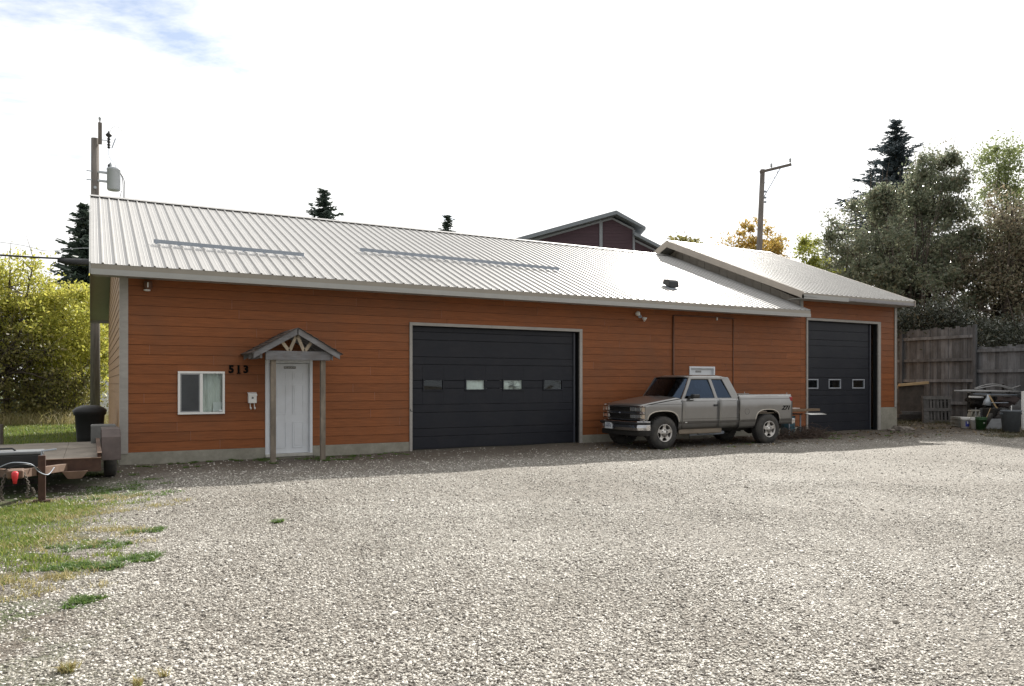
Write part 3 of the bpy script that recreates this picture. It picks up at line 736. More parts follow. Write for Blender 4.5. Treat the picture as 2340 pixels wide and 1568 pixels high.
MB().prism([(WY - .13, 1.345), (WY - .022, 1.395), (WY - .022, 1.405), (WY - .137, 1.355), (WY - .137, 1.33), (WY - .13, 1.33)], 'x', 2.968, 3.152).build('lid', M_vinyl, mbx)
em = MB()
for k in range(4):
    an = k * math.pi / 2 + .4; c = Vector((3.06 + math.cos(an) * .014, WY - .122, 1.285 + math.sin(an) * .014))
    em.lathe([(.011, 0), (.011, .004)], (c.x, WY - .1245, c.z), 8, 'y')
em.build('emblem', M_black, mbx)
for x in (3.02, 3.105):
    MB().tube([(x, WY - .05, 1.17), (x + .004, WY - .05, 1.06), (x + .01, WY - .07, 1.035), (x + .012, WY - .10, 1.05), (x + .010, WY - .11, 1.085)], .010, 6).build('paper_hook', M_vinyl, mbx, smooth=True)

# --- porch
po = bpy.data.objects.new('porch', None); C.objects.link(po); po.parent = shop; po.matrix_parent_inverse = Matrix.Translation(-ROOTLOC[shop.name])
po['label'] = 'weathered gabled timber porch over the front door'
PY = 16.15
for x in (3.30, 4.33):
    MB().box(x - .05, x + .05, PY + .05, PY + .15, -.3, 2.08).build('post', M_wood, po, bevel=.005)
MB().box(3.13, 4.46, PY - .02, PY + .07, 2.082, 2.27).build('beam', M_woodh, po, bevel=.006)
for sx_ in (-1, 1):
    xe = 3.765 + sx_ * .885
    p = Vector((3.765 + sx_ * .012, PY - .05, 2.675)); q = Vector((xe, PY - .05, 2.16))
    d_ = (q - p).normalized(); nn = Vector((-d_.z, 0, d_.x)) * (1 if sx_ > 0 else -1)
    h = .055
    MB().prism([(p.x, p.z + .062), (p.x, p.z - .066), (xe - sx_ * .0, 2.16 - .055), (xe + sx_ * .0, 2.16 + .05)], 'y', PY - .09, PY - .05).build('barge_board', M_woodh, po, bevel=.004)
    for yy in (PY + .45, WY - .12):
        MB().prism([(p.x, p.z + .05), (p.x, p.z - .06), (xe, 2.16 - .06), (xe, 2.16 + .04)], 'y', yy, yy + .04).build('rafter', M_woodh, po)
    # sheathing and shingle courses
    P, Q = Vector((3.765, 0, 2.745)), Vector((xe + sx_ * .03, 0, 2.215))
    MB().prism([(P.x, P.z), (Q.x, Q.z), (Q.x, Q.z - .015), (P.x, P.z - .015)], 'y', PY - .10, WY - .03).build('roof_sheathing', M_woodh, po)
    nc = 7
    for k in range(nc):
        a, b = P.lerp(Q, k / nc), P.lerp(Q, (k + 1.25) / nc)
        x0_ = PY - .125
        for t in range(4):
            jl = random.uniform(-.008, .008)
            w_ = (WY - .02 - x0_) / 4
            MB().prism([(a.x, a.z + .004), (b.x, b.z + .018 + jl), (b.x, b.z + .032 + jl), (a.x, a.z + .010)], 'y', x0_ + t * w_ + .002, x0_ + (t + 1) * w_ - .002).build('shingle', M_shing, po)
    MB().bar((3.765 + sx_ * .72, PY + .02, 2.16), (3.765 + sx_ * .72, WY - .04, 2.16), .05, .09).build('side_beam', M_woodh, po)
apex = Vector((3.765, PY - .0, 2.60))
for (a, b) in (((3.755, 2.60), (3.62, 2.275)), ((3.775, 2.60), (3.91, 2.275)), ((3.47, 2.45), (3.60, 2.275)), ((4.06, 2.45), (3.93, 2.275))):
    MB().bar((a[0], PY + .02, a[1]), (b[0], PY + .02, b[1]), .035, .065, up=(1, 0, 0)).build('truss_web', M_webw, po)

# ------------------------------------------------------------------ taller garage at the east end
gar = thing('garage_annex', 'taller orange garage wing with white metal roof and tall charcoal door', 'building', (22.6, 17.3, 0))
GX0, GX1 = XE, 25.06
AEY, AEZ, ARY, ARZ = 16.7, 4.46, 23.15, 7.10
AREAR = 2 * ARY - AEY - .6
G2 = (20.44, 24.20, -.2, 3.72)
AZT = 4.30
def shell2():
    m = MB()
    m.box(GX0 + .005, G2[0], WY, WY + .15, -.3, AZT + .1).box(G2[1], GX1, WY, WY + .15, -.3, AZT + .1).box(G2[0], G2[1], WY, WY + .15, G2[3], AZT + .1)
    return m.build('front_wall', M_sheath, gar)
gfw = shell2()
clad(gfw, M_siding, GX0 + .004, G2[0], Z0, AZT, [], seed=9)
clad(gfw, M_siding, G2[1], GX1 - .09, .765, AZT, [], seed=8, course=.199)
clad(gfw, M_siding, G2[0], G2[1], .765 + .199 * 15, AZT, [(G2[0], G2[1], -1, G2[3])], seed=12)
MB().box(G2[1] + .002, GX1 + .03, WY - .05, WY + .16, -.4, .755).build('foundation', M_conc, gar, bevel=.012)
MB().box(GX1 - .088, GX1 + .02, WY - .05, WY - .001, .72, AZT).box(GX1 + .004, GX1 + .03, WY - .05, WY + .1, .72, AZT).build('corner_trim', M_trim, gar)
MB().box(GX0 - .02, GX0 + .085, WY - .05, WY - .001, 3.95, AZT).build('corner_trim', M_fascia, gar)
MB().box(GX1 - .15, GX1, WY + .151, AREAR, -.3, 4.35).build('east_wall', M_siding_side, gar)
MB().prism([(WY + .16, 4.0), (AREAR, 4.0), (AREAR, 4.33), (ARY, 6.93), (WY + .16, 4.33)], 'x', GX1 - .149, GX1 - .001).build('east_gable', M_siding_side, gar)
wall_w = MB().prism([(WY + .02, 3.3), (AREAR, 3.3), (AREAR, 4.33), (ARY, 6.93), (WY + .02, 4.33)], 'x', GX0 + .006, GX0 + .14).build('west_wall', M_beige, gar)
y = WY + .03
while y < ARY + 3:
    b_ = y + .40
    zt0 = 4.33 + (min(y, 2 * ARY - y) - WY) * (6.93 - 4.33) / (ARY - WY); zt1 = 4.33 + (min(b_, 2 * ARY - b_) - WY) * (6.93 - 4.33) / (ARY - WY)
    MB().prism([(y, 3.6), (b_ - .016, 3.6), (b_ - .016, zt1 - .01), (y, zt0 - .01)], 'x', GX0 - .014, GX0 + .004).build('wall_panel', M_beige, wall_w)
    y += .40
AX0, AX1 = 19.60, 25.20
groof, GANG, _ = gable_roof(gar, AX0, AX1, AEY, AEZ, ARY, ARZ, 6, {'roof': M_roof, 'soffit': M_soffit})
MB().box(AX0, AX1, AEY - .022, AEY - .003, AEZ - .07, AEZ - .004).build('eave_flashing', M_drip, groof)
MB().box(AX0 - .03, 21.72, AEY - .06, AEY - .004, AEZ - .20, AEZ - .071).build('fascia', M_fascia, groof)
MB().box(21.722, AX1, AEY - .03, AEY - .004, AEZ - .16, AEZ - .071).build('fascia', pmat('shaded_fascia', (.27, .26, .27), .7), groof)  # darker paint stands in for the shadowed stretch of the eave board
MB().box(AX0 + .02, AX1 - .02, AEY + .001, WY - .002, AZT - .012, AZT).build('soffit_panel', M_soffit, groof)
RR2 = 2 * ARY - AEY
for (ya, za, yb, zb) in ((AEY - .06, AEZ - .02, ARY, ARZ), (RR2 + .04, AEZ - .02, ARY, ARZ)):
    for (xa, xb) in ((AX0 - .03, AX0 - .003), (AX1 + .003, AX1 + .03)):
        MB().prism([(ya, za + .04), (yb, zb + .04), (yb, zb - .22), (ya, za - .18)], 'x', xa, xb).build('rake_trim', M_beige, groof)
    MB().prism([(ya, za - .11), (yb, zb - .115), (yb, zb - .128), (ya, za - .124)], 'x', AX0, GX0 - .016).build('rake_soffit', M_fascia, groof)
ZJ2 = [.295, .60, .90, 1.19, 1.36, 1.79, 2.10, 2.45, 2.85, 3.05, 3.35]
overhead_door(gar, 20.515, 24.05, 3.65, 23.78, ZJ2, [(20.56, 21.16), (21.67, 22.28), (22.87, 23.50)], (1.42, 1.74), pmat('window_frame_grey', (.34, .36, .40), .5),
              'tall charcoal garage door with three pale-framed panes', [0, 0, 0])
MB().box(20.44, 20.512, WY - .05, WY - .001, -.05, 3.66).box(24.055, 24.195, WY - .05, WY - .001, -.05, 3.66).box(20.44, 24.195, WY - .052, WY - .001, 3.662, 3.74).build('door_trim', M_trim, gar)
MB().box(20.446, 20.513, WY, WY + .15, -.05, 3.72).box(24.054, 24.19, WY, WY + .15, -.05, 3.72).box(20.514, 24.053, WY, WY + .15, 3.655, 3.72).build('door_jamb', M_black, gar)
MB().box(20.4, 24.19, WY - .10, WY + .16, -.3, -.03).build('door_apron', M_conc, gar)
MB().box(20.4, 25.0, WY + 2.5, WY + 2.55, 0, 4.2).build('interior_partition', M_inside, gar)
# ------------------------------------------------------------------ pickup truck (local: x from nose to tail, y from near side to far side)
M_paint = pmat('pewter_paint', (0.225, 0.221, 0.215), 0.30, metal=0.75, var=0.06, scale=1.2, coat=0.7, coord='obj', dirt=(0.17, 0.16, 0.143), dirt_scale=1.4, dirt_amt=0.35)
M_paintlow = pmat('dusty_lower_paint', (0.20, 0.165, 0.125), 0.6, metal=0.2, var=0.2, scale=3, coord='obj')
M_chrome = pmat('chrome', (0.62, 0.62, 0.64), 0.12, metal=1.0, var=0.05, coord='obj')
M_alloy = pmat('alloy_wheel', (0.50, 0.48, 0.455), 0.35, metal=0.7, var=0.1, scale=9, coord='obj')
M_tyre = pmat('dusty_tyre', (0.035, 0.034, 0.033), 0.85, var=0.3, scale=9, dirt=(0.12, 0.105, 0.085), dirt_scale=4, dirt_amt=0.45, coord='obj')
M_lens = pmat('headlamp_lens', (0.80, 0.83, 0.86), 0.08, metal=0.85, var=0.3, scale=18, coord='obj')
M_tail = pmat('tail_lens', (0.30, 0.012, 0.015), 0.2, coord='obj')
M_under = pmat('underbody', (0.02, 0.018, 0.016), 0.9, coord='obj')
M_moulding = pmat('grey_moulding', (0.075, 0.068, 0.06), 0.6, coord='obj')
M_amber = pmat('marker_lens', (0.55, 0.45, 0.35), 0.2, coord='obj')
M_wheelwell = M_under
TW = 1.76
tk = thing('pickup_truck', 'dusty pewter extended-cab pickup truck parked against the orange wall', 'pickup truck', (12.56, 15.02, -0.055), R(-0.6))
tk.scale = (1.065, 1.02, 1.03)
def yp(z):
    """inset of the body side at height z"""
    if z < .66: return .02 + .055 * ((.66 - z) / .2) ** 1.5
    if z > 1.02: return .012 + .055 * ((z - 1.02) / .26) ** 2
    return .02 - .008 * (z - .66) / .36
FWX, RWX, WR = 0.05, 3.45, 0.398
def arch(x, c, top, half, base_f, base_r):
    d = abs(x - c) / half
    if d >= 1: return base_f if x < c else base_r
    base = base_f if x < c else base_r
    return base + (top - base) * (1 - d ** 2.7) ** (1 / 2.7)
def side_panel(name, xs, zlo, zhi, far=False, nz=10, mat=None, parent=None, edge=None):
    m = MB()
    for x in xs:
        a, b = zlo(x), zhi(x)
        for j in range(nz):
            z_ = a + (b - a) * j / (nz - 1); xx = x + (edge(x, z_) if edge else 0)
            y_ = yp(z_)
            m.v.append((xx, TW - y_ if far else y_, z_))
    for i in range(len(xs) - 1):
        for j in range(nz - 1):
            m.f.append((i * nz + j, (i + 1) * nz + j, (i + 1) * nz + j + 1, i * nz + j + 1))
    return m.build(name, mat or M_paint, parent or tk, smooth=True, solid=.02)
def lin(x, x0, x1, a, b): return a + (b - a) * (x - x0) / (x1 - x0)
def dens(a, b, n, extra=()): return sorted(set(list(np.linspace(a, b, n)) + [e for e in extra if a <= e <= b]))
fx = dens(-.50, .615, 26, [FWX - .4645, FWX - .4699, FWX - .455, FWX + .4645, FWX + .4699, FWX + .455, FWX - .44, FWX + .44])
bx_ = dens(2.475, 4.33, 34, [RWX - .4245, RWX - .4299, RWX - .415, RWX + .4245, RWX + .4299, RWX + .415])
f_lo = lambda x: arch(x, FWX, .93, .47, .69, .46)
f_hi = lambda x: lin(x, -.5, .615, 1.065, 1.215)
b_lo = lambda x: arch(x, RWX, .915, .43, .44, .52)
for far in (False, True):
    fn = side_panel('front_fender', fx, f_lo, f_hi, far)
    d_ = side_panel('door', dens(.625, 1.795, 10), lambda x: .47, lambda x: 1.215, far, 12)
    side_panel('cab_quarter', dens(1.803, 2.44, 7), lambda x: .47, lambda x: 1.215, far, 12, edge=lambda x, z_: -.03 * max(0, (z_ - .9)) * (x > 2.3))
    bed = side_panel('bed_side', bx_, b_lo, lambda x: 1.30, far, 14)
    yy = TW + .004 if far else -.004
    ys = (TW - .02, TW + .012) if far else (-.012, .02)
    # wheel-arch lips
    for (c, top, half, bf, br_, par) in ((FWX, .93, .47, .69, .46, fn), (RWX, .915, .43, .44, .52, bed)):
        pts = []
        for k in range(25):
            t = math.pi * k / 24; x = c - half * math.cos(t); base = bf if x < c else br_
            x_ = min(max(x, c - half + .001), c + half - .001); zz = arch(x_, c, top, half, max(bf, .60), max(br_, .60))
            pts.append((x, (TW - yp(zz) + .004) if far else yp(zz) - .004, zz))
        MB().tube(pts, .016, 6)  .build('arch_lip', pmat('pale_arch_lip', (.50, .46, .40), .4, metal=.4, coord='obj'), par, smooth=True)
    # mouldings, handle, crease shade lines, glass
    s = -1 if not far else 1
    def flat(name, x0, x1, z0, z1, mat, par, t=.012, bevel=.003):
        m = MB()
        yo = lambda z_: (TW - yp(z_) + .009) if far else (yp(z_) - .009)
        m.add([(x0, yo(z0), z0), (x1, yo(z0), z0), (x1, yo(z1), z1), (x0, yo(z1), z1),
               (x0, yo(z0) + s * t, z0), (x1, yo(z0) + s * t, z0), (x1, yo(z1) + s * t, z1), (x0, yo(z1) + s * t, z1)],
              [(0, 1, 2, 3), (7, 6, 5, 4), (0, 4, 5, 1), (1, 5, 6, 2), (2, 6, 7, 3), (3, 7, 4, 0)])
        return m.build(name, mat, par, bevel=bevel)
    flat('moulding', .64, 1.785, .60, .66, M_moulding, d_)
    flat('moulding', 1.81, 2.43, .60, .66, M_moulding, d_)
    flat('moulding', 2.49, 3.00, .60, .66, M_moulding, bed)
    flat('moulding', 3.90, 4.31, .60, .66, M_moulding, bed)
    flat('moulding', .53, .61, .60, .66, M_moulding, fn)
    flat('door_handle', 1.60, 1.73, 1.02, 1.075, M_black, d_, .02, .008)
    flat('belt_crease_shade', -.42, .60, 1.085, 1.092, M_under, fn, .0015, 0)  # thin near-black strips paint in the shade line of body creases
    flat('belt_crease_shade', .64, 2.42, 1.155, 1.162, M_under, d_, .0015, 0)
    flat('bed_crease_shade', 2.49, 4.31, 1.195, 1.203, M_under, bed, .0015, 0)
    flat('lower_crease_shade', .64, 2.43, .715, .721, M_under, d_, .0015, 0)
    if not far:
        lettering('model_decal', 'Z71', .15, (4.08, yp(.95) - .0125, .945), pmat('dark_decal', (.006, .006, .007), .8, spec=.1), bed, depth=.002, shear=.35, sx=1.15, bold=.006)
        fr_ = MB()
        for k in range(24):
            t = 2 * math.pi * k / 24; t2 = 2 * math.pi * (k + 1) / 24
            fr_.bar((2.72 + .075 * math.cos(t), yp(.87) - .010, .87 + .075 * math.sin(t)), (2.72 + .075 * math.cos(t2), yp(.87) - .010, .87 + .075 * math.sin(t2)), .004, .004)
        fr_.build('fuel_door_rim', M_under, bed)
        flat('fender_badge', .70, .76, .625, .643, M_vinyl, d_, .014, 0)
    MB().box(2.455, 2.472, yp(.8) + .02 if not far else TW - .06, .06 if not far else TW - yp(.8) - .02, .46, 1.25).build('cab_gap', M_under, bed)
    # rocker
    MB().box(.56, 1.93, .075 if not far else TW - .13, .13 if not far else TW - .075, .34, .475).build('rocker_panel', M_paintlow, tk, bevel=.02)
    # bed rail top and tail lamp
    MB().box(2.48, 4.33, .068 if not far else TW - .17, .17 if not far else TW - .068, 1.285, 1.315).build('bed_rail', M_paint, bed, bevel=.01)
    MB().box(4.25, 4.345, .012 if not far else TW - .14, .14 if not far else TW - .012, .90, 1.24).build('tail_lamp', M_tail, bed, bevel=.02)
    MB().tube([(4.22, .10 if not far else TW - .10, 1.315), (4.22, .10 if not far else TW - .10, 1.36)], .012, 6).build('stake_pin', M_chrome, bed)
# hood
def hood_pt(u, v):
    y_ = .055 + v * (TW - .11); c = 1 - (2 * v - 1) ** 2
    xf = -.50 - .16 * c ** .8; xr = .60 - .20 * c
    x = xf + (xr - xf) * u
    z_ = 1.06 + .165 * u ** .8 + .055 * c ** .6 * (.35 + .65 * u) - .05 * max(0, (.08 - u) / .08) ** 2
    return (x, y_, z_)
MB().grid(16, 19, hood_pt).build('hood', M_paint, tk, smooth=True, solid=.02)
def cowl_pt(u, v):
    h = hood_pt(1.0, v); return (h[0] + .12 * u + .0, h[1], h[2] - .005 - .03 * u)
MB().grid(3, 15, cowl_pt).build('cowl', M_under, tk, smooth=True, solid=.01)
# cab: roof, pillars, panes
def rim(u):     # greenhouse outline at belt (0) .. roof (1): inset of side, front x, rear x
    return .05 + .13 * u ** 1.15
ZB, ZR = 1.205, 1.735
def ws_pt(u, v, off=0.0):
    """windshield surface: u up, v across"""
    ins = rim(u) + .035; y_ = ins + v * (TW - 2 * ins); c = 1 - (2 * v - 1) ** 2
    x0, x1 = .66 - .20 * c, 1.00 - .09 * c
    return (x0 + (x1 - x0) * u - off, y_, 1.235 + (ZR - 1.235 + .012 * c) * u)
MB().grid(6, 13, lambda u, v: ws_pt(u, .025 + .95 * v)).build('windshield', M_darkglass, tk, smooth=True, fixn=False)
def roof_pt(u, v):
    ins = rim(1.0); y_ = ins + v * (TW - 2 * ins); c = 1 - (2 * v - 1) ** 2
    x = (.985 - .09 * c) + u * (2.225 - (.985 - .09 * c)); e = min(u, 1 - u)
    return (x, y_, ZR + .075 * min(1, c * 2.2) ** .5 * min(1, (e + .03) * 5) ** .5)
MB().grid(16, 15, roof_pt).build('cab_roof', M_paint, tk, smooth=True, solid=.02)
MB().box(1.02, 2.12, .25, TW - .25, ZR - .03, ZR + .02).build('headliner', M_under, tk)
for far in (False, True):
    Y = (lambda a: TW - a) if far else (lambda a: a)
    def pil(name, p, q, w, d):
        """pillar from belt to roof: (x at belt, x at roof), width in x"""
        m = MB()
        vs_ = []
        for (u, xx) in ((0, p), (.5, (p + q) / 2), (1.02, q)):
            zz = 1.19 + (ZR - 1.19 + .02) * u; iy = rim(u)
            vs_ += [(xx - w / 2, Y(iy), zz), (xx + w / 2, Y(iy), zz), (xx + w / 2, Y(iy + d), zz), (xx - w / 2, Y(iy + d), zz)]
        fs = []
        for k in range(2):
            for j in range(4): fs.append((4 * k + j, 4 * k + (j + 1) % 4, 4 * k + 4 + (j + 1) % 4, 4 * k + 4 + j))
        fs += [(0, 1, 2, 3), (11, 10, 9, 8)]
        return m.add(vs_, fs).build(name, M_paint, tk, bevel=.012)
    pil('pillar', .665, 1.015, .085, .06); pil('pillar', 1.745, 1.60, .10, .05); pil('pillar', 2.385, 2.11, .25, .06)
    m = MB(); m.add([(.66, Y(.045), 1.20), (2.44, Y(.045), 1.20), (2.44, Y(.09), 1.20), (.66, Y(.09), 1.20), (.66, Y(.055), 1.232), (2.42, Y(.055), 1.232), (2.42, Y(.10), 1.232), (.66, Y(.10), 1.232)],
                    [(0, 1, 2, 3), (4, 5, 6, 7), (0, 1, 5, 4), (1, 2, 6, 5), (2, 3, 7, 6), (3, 0, 4, 7)]); m.build('belt_rail', M_paint, tk)
    m = MB(); m.bar((1.0, Y(rim(1) + .02), ZR - .012), (2.14, Y(rim(1) + .02), ZR - .012), .06, .045); m.build('roof_rail', M_paint, tk, bevel=.015)
    for (nm, xa0, xa1, xb0, xb1) in (('side_window', .70, 1.04, 1.71, 1.565), ('quarter_window', 1.785, 1.64, 2.27, 2.01)):
        g = MB().grid(5, 3, lambda u, v: ((xa0 + (xa1 - xa0) * u) * (1 - v) + (xb0 + (xb1 - xb0) * u) * v, Y(rim(u) + .022), 1.225 + (ZR - .03 - 1.225) * u))
        g.build(nm, M_darkglass, tk, smooth=True, fixn=False)
    # door mirror
    mm = MB().box(.86, 1.06, Y(-.13) if not far else Y(.02), Y(.02) if not far else Y(-.13), 1.235, 1.335).build('door_mirror', M_black, tk, bevel=.03, seg=3)
    MB().bar((.84, Y(.05), 1.25), (.92, Y(-.04), 1.28), .05, .05).build('mirror_stalk', M_black, mm)
# rear window, cab back, seats and steering wheel
MB().prism([(2.43, .5), (2.45, 1.23), (2.38, 1.24), (2.13, ZR), (2.11, ZR), (2.36, 1.22), (2.40, .5)], 'y', .20, .32).prism([(2.43, .5), (2.45, 1.23), (2.38, 1.24), (2.13, ZR), (2.11, ZR), (2.36, 1.22), (2.40, .5)], 'y', TW - .32, TW - .20).box(2.40, 2.45, .30, TW - .30, .5, 1.235).build('cab_back', M_paint, tk)
MB().add([(2.38, .30, 1.24), (2.38, TW - .30, 1.24), (2.13, TW - .30, ZR), (2.13, .30, ZR)], [(0, 1, 2, 3)]).build('rear_window', M_darkglass, tk, fixn=False)
for y0 in (.22, .98):
    MB().box(1.42, 1.56, y0, y0 + .52, .8, 1.32).box(1.05, 1.415, y0, y0 + .52, .72, .86).build('seat', M_under, tk, bevel=.05)
    MB().box(1.46, 1.54, y0 + .15, y0 + .37, 1.335, 1.47).build('headrest', M_under, tk, bevel=.03)
MB().box(.55, .80, .12, TW - .12, .95, 1.22).build('dashboard', M_under, tk, bevel=.04)
MB().tube([(.93 + .03 * math.sin(t), .48 + .17 * math.cos(t), 1.20 + .15 * math.sin(t)) for t in np.linspace(0, 2 * math.pi, 17)], .014, 6).build('steering_wheel', M_black, tk, smooth=True)
for k, (ya, yb) in enumerate(((.45, .95), (1.0, 1.5))):
    a, b = Vector(ws_pt(.03, ya / TW, .02)), Vector(ws_pt(.14, yb / TW - .06, .02))
    MB().tube([a, a.lerp(b, .5), b], .011, 5).build('wiper', M_black, tk)
# nose: grille, lamps, bumper, plate; the face is bowed in plan
def fxp(y_): c = 1 - (2 * y_ / TW - 1) ** 2; return -.515 - .135 * c ** .8
def face(name, y0, y1, z0, z1, mat, par, proud=0.0, depth=.05, n=None, bevel=.006):
    n = n or max(2, int((y1 - y0) / .1) + 1); m = MB()
    for k in range(n):
        y_ = y0 + (y1 - y0) * k / (n - 1); x = fxp(y_) - proud
        m.v += [(x, y_, z0), (x, y_, z1), (x + depth, y_, z1), (x + depth, y_, z0)]
    for k in range(n - 1):
        for j in range(4): m.f.append((4 * k + j, 4 * k + (j + 1) % 4, 4 * k + 4 + (j + 1) % 4, 4 * k + 4 + j))
    m.f += [(0, 1, 2, 3), tuple(4 * (n - 1) + j for j in (3, 2, 1, 0))]
    return m.build(name, mat, par, bevel=bevel)
gr = face('grille', .03, TW - .03, .715, 1.055, M_under, tk, -.02, .05)
face('grille_surround', .02, TW - .02, 1.03, 1.062, M_chrome, gr, .006, .06)
face('grille_surround', .02, TW - .02, .700, .735, M_chrome, gr, .006, .06)
face('grille_bar', .02, TW - .02, .862, .912, M_chrome, gr, .012, .06)
for z_ in (.765, .795, .825, .945, .975, 1.005):
    face('grille_slat', .46, TW - .46, z_, z_ + .008, M_black, gr, -.005, .02, bevel=0)
for y0, y1 in ((.10, .44), (TW - .44, TW - .10)):
    h = face('headlamp', y0, y1, .925, 1.02, M_lens, tk, .004, .05, 4)
    face('lamp_divider', (y0 + y1) / 2 - .006, (y0 + y1) / 2 + .006, .925, 1.02, M_chrome, h, .008, .02, 2, 0)
    face('lower_lamp', y0, y1, .755, .845, M_lens, tk, .004, .05, 4)
    face('lamp_rim', y0 - .012, y1 + .012, 1.021, 1.029, M_chrome, h, .01, .03, 4, 0)
for y0, y1 in ((.022, .085), (TW - .085, TW - .022)):
    face('corner_marker', y0, y1, .915, 1.025, M_amber, tk, .0, .09, 2)
    face('corner_marker', y0, y1, .75, .85, M_amber, tk, .0, .09, 2)
cx_ = fxp(TW / 2) - .016
MB().prism([(TW / 2 - .07, .872), (TW / 2 - .025, .872), (TW / 2 - .03, .861), (TW / 2 + .018, .861), (TW / 2 + .013, .872), (TW / 2 + .058, .872), (TW / 2 + .07, .902), (TW / 2 + .025, .902), (TW / 2 + .03, .913), (TW / 2 - .018, .913), (TW / 2 - .013, .902), (TW / 2 - .058, .902)], 'x', cx_ - .008, cx_).build('grille_emblem', M_chrome, gr)
def bump(name, z0, z1, mat, par, proud, wrap=.30, th=.05):
    pts = [(-.36 + .0, -.015), (-.47, -.012), (-.53, .03)] + [(fxp(y_) - proud, y_) for y_ in np.linspace(.10, TW - .10, 13)] + [(-.53, TW - .03), (-.47, TW + .012), (-.36, TW + .015)]
    m = MB(); n = len(pts)
    for (x, y_) in pts:
        c = Vector((0.5, TW / 2)); d = (c - Vector((x, y_))).normalized() * th
        m.v += [(x, y_, z0), (x - .012, y_, (z0 + z1) / 2), (x, y_, z1), (x + d.x, y_ + d.y, z1), (x + d.x, y_ + d.y, z0)]
    for k in range(n - 1):
        for j in range(5): m.f.append((5 * k + j, 5 * k + (j + 1) % 5, 5 * k + 5 + (j + 1) % 5, 5 * k + 5 + j))
    m.f += [(0, 1, 2, 3, 4), tuple(5 * (n - 1) + j for j in (4, 3, 2, 1, 0))]
    return m.build(name, mat, par, bevel=.008)
bp_ = bump('front_bumper', .46, .60, M_chrome, tk, .10)
bump('bumper_pad', .602, .655, M_black, bp_, .115)
bump('bumper_cap', .656, .685, M_chrome, bp_, .10)
bump('air_dam', .33, .455, M_under, tk, .05)
pl_y = TW - .62
pl = MB().box(fxp(pl_y) - .130, fxp(pl_y) - .118, pl_y - .15, pl_y + .15, .475, .63).build('licence_plate', pmat('plate_white', (.70, .73, .76), .4, coord='obj'), bp_, bevel=.004)
lettering('plate_lettering', '8-042105', .085, (fxp(pl_y) - .132, pl_y, .545), pmat('plate_ink', (.04, .06, .15), .5), pl, depth=.001, rot=(R(90), 0, R(-90)), sx=.75)
MB().box(fxp(pl_y) - .1325, fxp(pl_y) - .1305, pl_y - .07, pl_y + .09, .598, .612).build('plate_header', pmat('plate_ink', (.04, .06, .15), .5), pl)
# bed, tailgate, rear bumper, frame, axles, exhaust
MB().box(2.50, 4.30, .10, TW - .10, .80, .83).box(2.49, 2.52, .10, TW - .10, .83, 1.29).build('bed_floor', M_paintlow, tk)
MB().box(4.29, 4.34, .14, TW - .14, .62, 1.295).build('tailgate', M_paint, tk, bevel=.01)
MB().prism([(4.34, .50), (4.46, .52), (4.47, .64), (4.36, .66), (4.30, .60)], 'y', .03, TW - .03).build('rear_bumper', M_chrome, tk, bevel=.015)
for y_ in (.38, TW - .46):
    MB().box(-.45, 4.30, y_, y_ + .08, .36, .50).build('frame_rail', M_under, tk)
MB().box(.45, 2.45, .14, TW - .14, .44, .60).build('floor_pan', M_under, tk)
MB().box(-.45, .55, .34, TW - .34, .48, .95).build('engine_bay', M_under, tk)
MB().tube([(1.35, .30, .33), (1.9, .30, .32), (2.2, .33, .33)], .045, 8).build('exhaust_pipe', M_steel, tk)
for x in (FWX, RWX):
    MB().tube([(x, .2, .37), (x, TW - .2, .37)], .05, 8).lathe([(.10, -.12), (.14, 0), (.10, .12)], (x, TW / 2 - .2, .37), 10, 'y').build('axle', M_under, tk)
for (x, half) in ((FWX, .46), (RWX, .42)):
    for y0, y1 in ((.05, .33), (TW - .33, TW - .05)):
        m = MB(); n = 14
        for k in range(n):
            t = math.pi * k / (n - 1); xx = x - half * math.cos(t); zz = .42 + .53 * max(0.0, math.sin(t)) ** .7
            m.v += [(xx, y0, zz), (xx, y1, zz)]
        for k in range(n - 1): m.f.append((2 * k, 2 * k + 1, 2 * k + 3, 2 * k + 2))
        m.build('wheel_well', M_under, tk, smooth=True, fixn=False)
for y0 in (.06, TW - .30):
    MB().box(RWX + .42, RWX + .43, y0, y0 + .24, .24, .60).build('mud_flap', M_black, tk)
